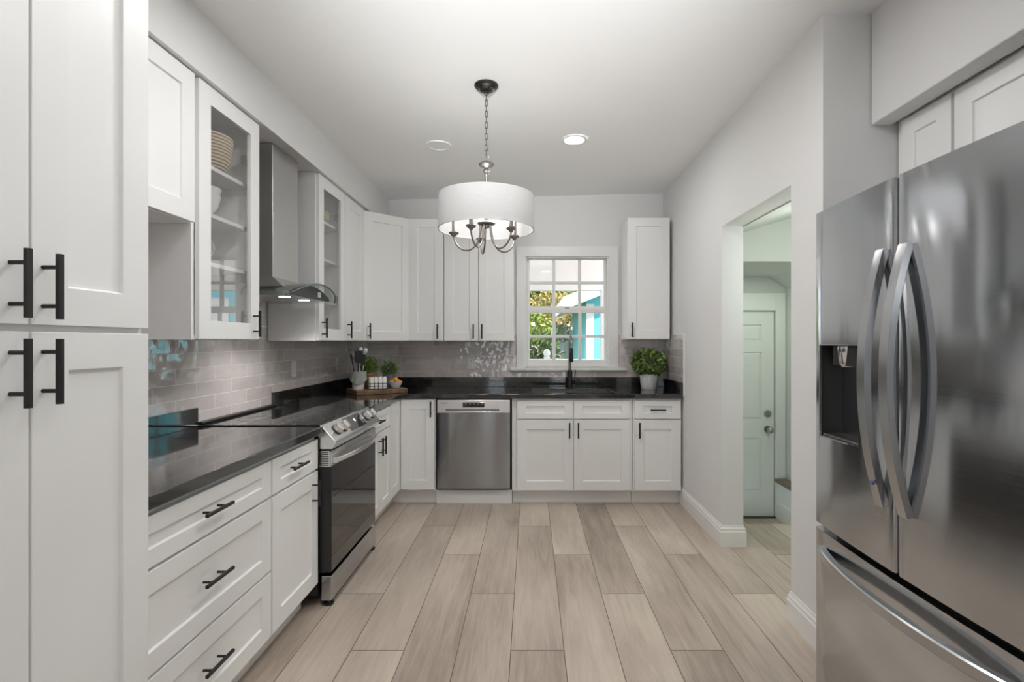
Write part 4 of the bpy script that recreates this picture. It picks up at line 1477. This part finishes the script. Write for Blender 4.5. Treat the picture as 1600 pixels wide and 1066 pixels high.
B().lathe([(0.073, 0.0), (0.073, -0.004), (0, -0.0045)], (-0.635, 3.54, z), 40).build('grille', CEIL, o, world=True)


# ================================================================== OUTLETS
def outlet(label, p, rot, switch=False):
    o = thing('wall_outlet', label, 'outlet', p, rot, 'white wall outlets')
    B().box(-0.036, 0.036, -0.006, 0.0, -0.058, 0.058).build('cover_plate', TRIM, o, bevel=0.003)
    if switch:
        B().box(-0.017, 0.017, -0.009, -0.006, -0.034, 0.034).build('rocker', TRIM, o, bevel=0.002)
    else:
        for z in (-0.020, 0.020):
            so = B().box(-0.017, 0.017, -0.0085, -0.006, z - 0.015, z + 0.015).build('socket', TRIM, o, bevel=0.003)
            B().box(-0.008, -0.005, -0.0088, -0.0083, z - 0.005, z + 0.007).box(0.005, 0.008, -0.0088, -0.0083, z - 0.005, z + 0.005).build('slots', BLKPL, so)
    return o


outlet('white wall outlet on the left tile wall, just right of the range', (XL, 3.652, 1.144), L90, True)
outlet('white wall outlet on the left tile wall, close to the back corner', (XL, 4.47, 1.14), L90)
outlet('white wall outlet on the back tile wall, partly behind the corner plants', (-1.372, YB, 1.142), 0)
outlet('white wall outlet on the back tile wall, above the dishwasher', (-0.560, YB, 1.140), 0)


# ================================================================== PLANTS
def leaf(b, p, d, up, L_, W_):
    d = d.normalized()
    s_ = d.cross(up)
    s_ = s_.normalized() if s_.length > 1e-4 else d.orthogonal().normalized()
    n_ = s_.cross(d)
    v = b.verts([p, p + d * L_ * 0.35 + s_ * W_ * 0.5 + n_ * W_ * 0.12, p + d * L_ * 0.75 + s_ * W_ * 0.36 + n_ * W_ * 0.08, p + d * L_ - n_ * W_ * 0.1,
                 p + d * L_ * 0.75 - s_ * W_ * 0.36 + n_ * W_ * 0.08, p + d * L_ * 0.35 - s_ * W_ * 0.5 + n_ * W_ * 0.12, p + d * L_ * 0.55])
    for a, c in ((0, 1), (1, 2), (2, 3), (3, 4), (4, 5), (5, 0)):
        b.face([v[a], v[c], v[6]])


def rnd_dir():
    while True:
        q = Vector((random.uniform(-1, 1), random.uniform(-1, 1), random.uniform(-1, 1)))
        if 0.05 < q.length < 1:
            return q.normalized()


BOX1 = leaf_mat('boxwood_leaf', (0.030, 0.065, 0.014), (0.30, 0.44, 0.11), 0.35, 30)
HERB = leaf_mat('herb_leaf', (0.045, 0.080, 0.016), (0.24, 0.36, 0.075), 0.5, 40)
OLIVE = leaf_mat('olive_leaf', (0.045, 0.080, 0.028), (0.22, 0.32, 0.10), 0.5, 40)
SOIL = plain('soil', (0.05, 0.035, 0.022), 0.95, var=0.3, vscale=60)
# boxwood ball in a white pot
bx, by = 1.066, 4.600
o = thing('potted_boxwood', 'round boxwood plant in a white pot on the right end of the counter', 'plant', (bx, by, 0.9145))
pt = B().lathe([(0.0, 0), (0.066, 0), (0.070, 0.004), (0.083, 0.130), (0.083, 0.136), (0.077, 0.136), (0.075, 0.122), (0, 0.122)], (bx, by, 0.9145), 36).build('pot', CERAM, o, world=True, smooth=40)
B().lathe([(0, 0.1225), (0.0745, 0.1225), (0.05, 0.128), (0, 0.130)], (bx, by, 0.9145), 24).build('soil', SOIL, pt, world=True)
b = B()
cc = Vector((bx, by, 1.150))
for k in range(760):
    q = rnd_dir()
    rr = random.uniform(0.72, 1.0)
    p = cc + Vector((q.x * 0.140 * rr, q.y * 0.140 * rr, q.z * 0.112 * rr))
    d = (q + rnd_dir() * 0.8)
    leaf(b, p, d, rnd_dir(), random.uniform(0.030, 0.046), random.uniform(0.021, 0.031))
b.build('foliage', BOX1, o, world=True)
b = B()
for k in range(7):
    a = 2 * PI * k / 7
    b.tube([(bx + 0.02 * math.cos(a), by + 0.02 * math.sin(a), 1.03), (bx + 0.07 * math.cos(a), by + 0.07 * math.sin(a), 1.15)], 0.003, 5)
b.build('stem', SOIL, o, world=True)

# ================================================================== CORNER STILL LIFE
CB0, CB1 = Vector((-1.345, 4.035)), Vector((-1.022, 4.270))     # front edge of the board
ev = (CB1 - CB0)
el_ = ev.length
ang = math.atan2(ev.y, ev.x)
MBRD = Matrix.Translation((CB0.x, CB0.y, 0.9145)) @ Matrix.Rotation(ang, 4, 'Z')
brd = B().box(-0.025, el_, 0, 0.27, 0, 0.038, M=MBRD).build('cutting_board', wood_mat('walnut_board', (0.10, 0.055, 0.028), (0.24, 0.14, 0.075), (4, 20, 20)), bevel=0.004)
recenter(brd, (CB0.x, CB0.y, 0.9145))
tag(brd, 'thick brown wooden cutting board lying diagonally in the counter corner', 'cutting board')
BZ = 0.9145 + 0.038 + 0.0005


def onb(u, v):
    p = MBRD @ Vector((u, v, 0))
    return Vector((p.x, p.y, BZ))


# utensil crock with towel
cp_ = onb(0.030, 0.125)
ck = B().lathe([(0.0, 0), (0.044, 0), (0.048, 0.006), (0.050, 0.135), (0.053, 0.142), (0.046, 0.142), (0.043, 0.012), (0, 0.012)], cp_, 32).build('utensil_crock', CERAM, smooth=40)
recenter(ck, cp_)
tag(ck, 'white ceramic utensil crock wrapped in a towel on the cutting board', 'crock')
TOW = plain('grey_green_linen', (0.36, 0.38, 0.36), 0.9, var=0.08, vscale=40, bump=0.4, bscale=400)
b = B()
nseg, rows = 30, 9
grid = []
for j in range(rows):
    t = j / (rows - 1)
    row = []
    for i in range(nseg + 1):
        a = math.radians(-205 + 240 * i / nseg)
        lower = 0.062 + 0.018 * math.sin(a * 2.0 + 1)
        z = 0.146 + (lower - 0.146) * t
        r_ = 0.0600 + 0.006 * t + 0.0035 * math.sin(9 * a + 3 * t) * (0.3 + t)
        row.append((cp_.x + r_ * math.cos(a), cp_.y + r_ * math.sin(a), cp_.z + z))
    grid.append(row)
vo = [b.verts(r_) for r_ in grid]
vi = [b.verts([(cp_.x + (q[0] - cp_.x) * 0.95, cp_.y + (q[1] - cp_.y) * 0.95, q[2]) for q in r_]) for r_ in grid]
for j in range(rows - 1):
    for i in range(nseg):
        b.face([vo[j][i], vo[j][i + 1], vo[j + 1][i + 1], vo[j + 1][i]])
        b.face([vi[j][i], vi[j + 1][i], vi[j + 1][i + 1], vi[j][i + 1]])
for i in range(nseg):
    b.face([vo[0][i], vi[0][i], vi[0][i + 1], vo[0][i + 1]])
    b.face([vo[-1][i], vo[-1][i + 1], vi[-1][i + 1], vi[-1][i]])
for j in range(rows - 1):
    b.face([vo[j][0], vo[j + 1][0], vi[j + 1][0], vi[j][0]])
    b.face([vo[j][-1], vi[j][-1], vi[j + 1][-1], vo[j + 1][-1]])
tw = b.build('dish_towel', TOW, smooth=60)
recenter(tw, (cp_.x, cp_.y, cp_.z + 0.05))
tag(tw, 'grey-green dish towel draped around the utensil crock', 'towel')


def utensil(name, label, off, lean, L_, head, mat, group):
    base = Vector((cp_.x + off[0], cp_.y + off[1], cp_.z + 0.014))
    d = Vector((lean[0], lean[1], 1)).normalized()
    tip = base + d * L_
    o = thing(name, label, 'utensil', base, 0, group)
    B().tube([base, base + d * L_ * 0.55, base + d * (L_ - head[2] * 0.8)], [0.0045, 0.005, 0.0045], 8).build('shaft', mat, o, world=True, smooth=50)
    if head[0] == 'flat':
        s_ = d.cross(Vector((0.5, -0.8, 0))).normalized()
        n_ = d.cross(s_).normalized()
        Mh = Matrix(((s_.x, n_.x, d.x, tip.x), (s_.y, n_.y, d.y, tip.y), (s_.z, n_.z, d.z, tip.z), (0, 0, 0, 1)))
        b = B()
        w = head[1]
        b.prism([(-w * 0.3, -head[2]), (w * 0.3, -head[2]), (w * 0.5, -head[2] * 0.75), (w * 0.5, 0), (-w * 0.5, 0), (-w * 0.5, -head[2] * 0.75)], 'y', -0.002, 0.002, M=Mh)
        b.build('blade', mat, o, world=True)
    else:
        B().sphere(tip - d * head[2] * 0.5, head[2] * 0.5, 14, (head[1] / head[2], 0.35, 1)).build('bowl', mat, o, world=True, smooth=60)
    return o


UT = 'utensils standing in the crock'
utensil('spatula', 'wide black slotted spatula, tallest and in the middle of the crock', (0.0, -0.008), (0.02, -0.02), 0.300, ('flat', 0.062, 0.100), BLKPL, UT)
utensil('ladle', 'thin black utensil leaning farthest left in the crock', (-0.008, 0.0), (-0.20, 0.0), 0.275, ('flat', 0.016, 0.050), BLKPL, UT)
utensil('turner', 'black turner on the right side of the crock', (0.014, 0.006), (0.09, 0.03), 0.270, ('flat', 0.034, 0.090), BLKPL, UT)
utensil('spoon', 'white spoon rising behind the black spatula, left of the two', (-0.004, 0.020), (0.02, 0.09), 0.330, ('round', 0.036, 0.050), CERAM, UT)
utensil('spoon', 'white spoon rising behind the black spatula, right of the two', (0.008, 0.014), (0.12, 0.10), 0.325, ('round', 0.034, 0.046), CERAM, UT)

# gingham recipe box shaped like a little house
gp = onb(0.170, 0.068)
Mg = Matrix.Translation(gp) @ Matrix.Rotation(ang - 0.30, 4, 'Z')
GING = check_mat('gingham_cloth', (0.80, 0.79, 0.77), (0.06, 0.055, 0.06), 30.0, (0.13, 0.12, 0.125), 46.0)
GINGL = check_mat('striped_cloth', (0.80, 0.79, 0.77), (0.06, 0.055, 0.06), 30.0, (0.45, 0.44, 0.44), 5.0)
o = thing('gingham_box', 'black and white checked cloth box with sloped top on the cutting board', 'box', gp, ang - 0.30)
B().box(-0.070, 0.070, -0.042, 0.042, 0.0, 0.058).build('body', GING, o, bevel=0.003)
B().prism([(-0.043, 0.0585), (0.043, 0.0585), (0.020, 0.098), (0.006, 0.100)], 'x', -0.069, 0.069).build('lid', GINGL, o, bevel=0.002)
tv = B()
for x in (-0.045, 0.0, 0.045):
    tv.sphere((x, -0.002, 0.100), 0.005, 8)
tv.build('buttons', wood_mat('button_wood', (0.20, 0.12, 0.06), (0.32, 0.2, 0.1)), o)

# herb planter (wood) behind
hp = onb(0.150, 0.200)
o = thing('herb_planter', 'bushy green herb in a brown wooden bowl behind the checked box', 'plant', hp)
pb_ = B().lathe([(0, 0), (0.048, 0), (0.058, 0.02), (0.062, 0.130), (0.054, 0.130), (0.052, 0.115), (0, 0.115)], hp, 28).build('bowl', wood_mat('planter_wood', (0.15, 0.08, 0.04), (0.34, 0.2, 0.11), (10, 10, 40)), o, world=True, smooth=40)
B().lathe([(0, 0.1155), (0.0515, 0.1155), (0.03, 0.122), (0, 0.122)], hp, 20).build('soil', SOIL, pb_, world=True)
b = B()
for k in range(620):
    q = rnd_dir()
    q.z = abs(q.z)
    rr = random.uniform(0.25, 1.0)
    p = Vector((hp.x + q.x * 0.072 * rr, hp.y + q.y * 0.066 * rr, hp.z + 0.140 + q.z * 0.115 * rr))
    leaf(b, p, q + Vector((0, 0, 0.5)) + rnd_dir() * 0.7, rnd_dir(), random.uniform(0.022, 0.036), random.uniform(0.006, 0.011))
b.build('foliage', HERB, o, world=True)
b = B()
for k in range(9):
    a = 2 * PI * k / 9
    b.tube([(hp.x + 0.025 * math.cos(a), hp.y + 0.025 * math.sin(a), hp.z + 0.115), (hp.x + 0.045 * math.cos(a), hp.y + 0.045 * math.sin(a), hp.z + 0.20)], 0.0015, 5)
b.build('stem', HERB, o, world=True)

# small plant in a grey pot, on the counter behind the board
sp_ = onb(0.318, 0.205)
o = thing('potted_herb', 'small trailing green plant in a grey pot behind the orange bowl', 'plant', sp_)
ps = B().lathe([(0, 0), (0.040, 0), (0.052, 0.105), (0.054, 0.112), (0.048, 0.112), (0.046, 0.10), (0, 0.10)], sp_, 26).build('pot', plain('grey_pot', (0.20, 0.20, 0.20), 0.6, var=0.1, vscale=30), o, world=True, smooth=40)
B().lathe([(0, 0.1005), (0.0455, 0.1005), (0, 0.106)], sp_, 18).build('soil', SOIL, ps, world=True)
b = B()
for k in range(420):
    q = rnd_dir()
    rr = random.uniform(0.3, 1.0)
    p = Vector((sp_.x + q.x * 0.058 * rr, sp_.y + q.y * 0.056 * rr, sp_.z + 0.155 + q.z * 0.060 * rr))
    leaf(b, p, q + rnd_dir() * 0.7, rnd_dir(), random.uniform(0.024, 0.042), random.uniform(0.008, 0.013))
b.build('foliage', OLIVE, o, world=True)
b = B()
for k in range(7):
    a = 2 * PI * k / 7
    b.tube([(sp_.x + 0.015 * math.cos(a), sp_.y + 0.015 * math.sin(a), sp_.z + 0.10), (sp_.x + 0.055 * math.cos(a), sp_.y + 0.055 * math.sin(a), sp_.z + 0.17)], 0.0014, 5)
b.build('stem', OLIVE, o, world=True)

# fruit bowl and oranges
fp = onb(0.318, 0.068)
fbw = B().lathe([(0, 0), (0.030, 0), (0.034, 0.004), (0.050, 0.030), (0.060, 0.054), (0.057, 0.054), (0.046, 0.030), (0.026, 0.012), (0, 0.011)], fp, 32).build('fruit_bowl', plain('pale_blue_glaze', (0.66, 0.70, 0.71), 0.25, var=0.02), smooth=40)
recenter(fbw, fp)
tag(fbw, 'small pale bowl holding oranges at the right end of the cutting board', 'bowl')
ORG = plain('orange_peel', (0.80, 0.32, 0.045), 0.45, var=0.08, vscale=30, bump=0.3, bscale=500)
for k, (dx_, dy_, dz_, lab) in enumerate(((-0.022, -0.004, 0.048, 'leftmost orange of three in the pale bowl'), (0.004, 0.0, 0.068, 'topmost orange of three in the pale bowl'), (0.030, 0.002, 0.047, 'rightmost orange of three in the pale bowl'))):
    q = Vector((fp.x + dx_, fp.y + dy_, fp.z + dz_))
    og = B().sphere((0, 0, 0), 0.0235, 20, (1, 1, 0.93)).build('orange', ORG, smooth=80)
    og.location = q
    tag(og, lab, 'fruit', 'oranges in the bowl')

# ================================================================== THINGS IN THE GLASS CABINETS
o = B()
o.lathe([(0, 0), (0.070, 0.0), (0.082, 0.006), (0.108, 0.075), (0.119, 0.160), (0.119, 0.168), (0.112, 0.168), (0.100, 0.078), (0.076, 0.012), (0, 0.010)], (0, 0, 0), 40)
bo = o.build('woven_basket', band_mat('coiled_straw', (0.27, 0.20, 0.12), (0.66, 0.57, 0.44), 22.0), smooth=50)
bo.location = (-1.512, 2.375, 2.1195)
tag(bo, 'striped woven basket on the top shelf of the first glass cabinet', 'basket')


def bowl(label, p, r_, h, group='white dishes in the first glass cabinet'):
    b = B().lathe([(0, 0), (r_ * 0.45, 0), (r_ * 0.5, 0.004), (r_ * 0.85, h * 0.45), (r_, h), (r_ * 0.95, h), (r_ * 0.8, h * 0.48), (r_ * 0.42, 0.010), (0, 0.009)], (0, 0, 0), 32).build('bowl', CERAM, smooth=45)
    b.location = p
    return tag(b, label, 'bowl', group)


bowl('lower white bowl of the nested pair in the first glass cabinet', (-1.500, 2.315, 1.907), 0.088, 0.095)
bowl('upper white bowl nested in another in the first glass cabinet', (-1.500, 2.315, 1.946), 0.091, 0.090)
pb2 = B()
Mpl = Matrix.Rotation(PI / 2, 4, 'X')
pb2.lathe([(0, 0), (0.060, 0), (0.066, 0.003), (0.088, 0.014), (0.088, 0.018), (0.064, 0.008), (0, 0.006)], (0, 0, 0), 40, sq=(1.25, 0.80))
pb2.bm.transform(Mpl)
pl = pb2.build('serving_platter', CERAM, smooth=45)
pl.location = (-1.535, 2.325, 1.6905 + 0.0704)
tag(pl, 'white oval platter standing on edge below the nested bowls in the first glass cabinet', 'platter')
gb = B().sphere((0, 0, 0), 0.058, 28).build('glass_ball', plain('gold_glass', (0.55, 0.50, 0.36), 0.10, metal=0.7, var=0.15, vscale=20), smooth=80)
gb.location = (-1.462, 3.60, 2.165 + 0.0585)
tag(gb, 'shiny golden glass ball on the top shelf of the second glass cabinet', 'ornament')
for k, (yy, zz, lab) in enumerate(((3.50, 1.9105, 'white bowl on the middle shelf of the second glass cabinet'),)):
    bowl(lab, (-1.52, yy, zz), 0.080, 0.075, None)

# ================================================================== OUTSIDE THE WINDOW
GR = plain('grass', (0.16, 0.22, 0.08), 0.9, var=0.3, vscale=8)
B().box(-12, 14, 5.0, 26, -0.30, -0.25).build('ground', GR, kind='structure')
PORCHC = plain('porch_paint', (0.86, 0.80, 0.79), 0.6, var=0.02)
WEXT = plain('exterior_white', (0.70, 0.695, 0.685), 0.5, var=0.03)
B().box(-3, 4.5, 5.0, 7.0, 2.50, 2.56).build('ceiling_porch', PORCHC, kind='structure')
B().box(-3, 4.5, 6.88, 7.0, 2.03, 2.50).build('trim_porch_beam', PORCHC, kind='structure')
B().box(-3, 4.5, 5.0, 7.0, -0.25, -0.05).build('floor_porch', plain('porch_concrete', (0.72, 0.70, 0.68), 0.8), kind='structure')
o = B().box(0.955, 1.065, 6.88, 6.99, -0.05, 2.03).build('porch_post', WEXT, bevel=0.005)
recenter(o, (1.01, 6.93, -0.05))
tag(o, 'white square porch post outside the right side of the window', 'post')
# shed
TURQ = plain('turquoise_paint', (0.12, 0.48, 0.56), 0.6, var=0.05, vscale=4)
o = thing('shed', 'turquoise shed with white trim and white roof outside the window', 'shed', (3.2, 9.0, -0.25))
b = B()
b.prism([(0.985, -0.25), (5.4, -0.25), (5.4, 2.10), (3.2, 2.95), (0.985, 2.05)], 'y', 9.0, 12.0)
b.build('wall', TURQ, o, world=True)
b = B()
b.prism([(0.56, 1.88), (3.2, 2.93), (5.84, 1.88), (5.84, 2.10), (3.2, 3.16), (0.56, 2.10)], 'y', 8.72, 12.2)
b.build('roof', WEXT, o, world=True)
b = B()
b.box(0.983, 1.115, 8.965, 9.0, -0.25, 2.0)
b.box(1.32, 1.62, 8.97, 9.0, -0.25, 2.1)
b.box(2.55, 2.85, 8.97, 9.0, -0.25, 2.1)
b.box(3.9, 4.4, 8.97, 9.0, -0.25, 2.1)
b.build('trim', WEXT, o, world=True)
# grey board fence and white picket rail
GF = wood_mat('weathered_boards', (0.30, 0.29, 0.28), (0.52, 0.50, 0.48), (12, 12, 1), 0.85)
o = thing('board_fence', 'weathered grey board fence at the back of the yard', 'fence', (-2.5, 12.6, -0.25))
b = B()
b.cells([-9 + 0.15 * k for k in range(70)], [-0.25, 1.62], lambda i, j: True, 12.6, 12.64, 'xzy')
b.build('boards', GF, o, world=True)
b = B()
for k in range(6):
    b.box(-8.6 + 2 * k, -8.5 + 2 * k, 12.54, 12.6, -0.25, 1.66)
b.build('post', GF, o, world=True)
o = thing('porch_railing', 'white porch railing with a rounded post top below the window view', 'railing', (0.225, 6.92, -0.05))
B().box(-2.9, 0.954, 6.89, 6.96, 1.04, 1.105).build('top_rail', WEXT, o, world=True, bevel=0.004)
B().box(-2.9, 0.954, 6.90, 6.95, 0.08, 0.14).build('bottom_rail', WEXT, o, world=True, bevel=0.004)
B().box(0.185, 0.265, 6.885, 6.965, -0.05, 1.12).lathe([(0.04, 1.115), (0.045, 1.13), (0.03, 1.14), (0.045, 1.165), (0.047, 1.19), (0.038, 1.222), (0.02, 1.238), (0, 1.242)], (0.225, 6.925, 0), 20).build('post', WEXT, o, world=True)
b = B()
for k in range(24):
    if abs(-2.8 + 0.16 * k - 0.225) > 0.07:
        b.box(-2.82 + 0.16 * k, -2.79 + 0.16 * k, 6.91, 6.94, 0.14, 1.04)
b.build('balusters', WEXT, o, world=True, kind='stuff')

GRN1 = leaf_mat('yard_leaf_dark', (0.035, 0.065, 0.018), (0.16, 0.24, 0.05), 0.6, 3)
GRN2 = leaf_mat('yard_leaf_light', (0.14, 0.22, 0.03), (0.46, 0.50, 0.12), 0.6, 3)
ORN = leaf_mat('yard_leaf_orange', (0.16, 0.22, 0.06), (0.55, 0.34, 0.12), 0.6, 1.6)
BARK = wood_mat('bark', (0.12, 0.09, 0.06), (0.25, 0.2, 0.15), (20, 20, 3), 0.9)


def tree(name, label, base, h, cr, n_, mat, ls, cz=0.7, sq=0.8):
    o = thing(name, label, 'tree', base)
    B().tube([base, (base[0] + 0.05, base[1], base[2] + h * 0.4), (base[0] - 0.03, base[1], base[2] + h * cz)], [0.06, 0.05, 0.03], 8).build('trunk', BARK, o, world=True, smooth=60)
    b = B()
    c = Vector((base[0], base[1], base[2] + h * cz))
    for k in range(n_):
        q = rnd_dir()
        rr = random.uniform(0.35, 1.0)
        p = c + Vector((q.x * cr * rr, q.y * cr * rr, q.z * cr * sq * rr))
        leaf(b, p, q + rnd_dir() * 0.9, rnd_dir(), random.uniform(0.7, 1.2) * ls, random.uniform(0.25, 0.45) * ls)
    b.build('foliage', mat, o, world=True)
    return o


tree('shrub', 'dark green shrub outside the lower left of the window', (0.02, 8.2, -0.25), 1.75, 0.46, 900, GRN1, 0.13, 0.78, 1.0)
tree('shrub', 'yellow-green bush behind the dark shrub outside the window', (-0.15, 10.2, -0.25), 2.3, 0.55, 1000, GRN2, 0.14, 0.85, 0.55)
tree('tree', 'tree with orange and green leaves beyond the yard fence', (0.62, 13.5, -0.25), 2.9, 1.0, 1300, ORN, 0.16, 0.82, 0.6)
tree('shrub', 'dark bush in front of the grey fence beside the shed', (0.45, 11.6, -0.25), 2.05, 0.42, 600, GRN1, 0.12, 0.86, 0.55)
tree('tree', 'dense dark evergreen filling the view behind the orange tree', (0.1, 17.5, -0.25), 4.2, 2.3, 2600, GRN1, 0.34, 0.62, 0.75)
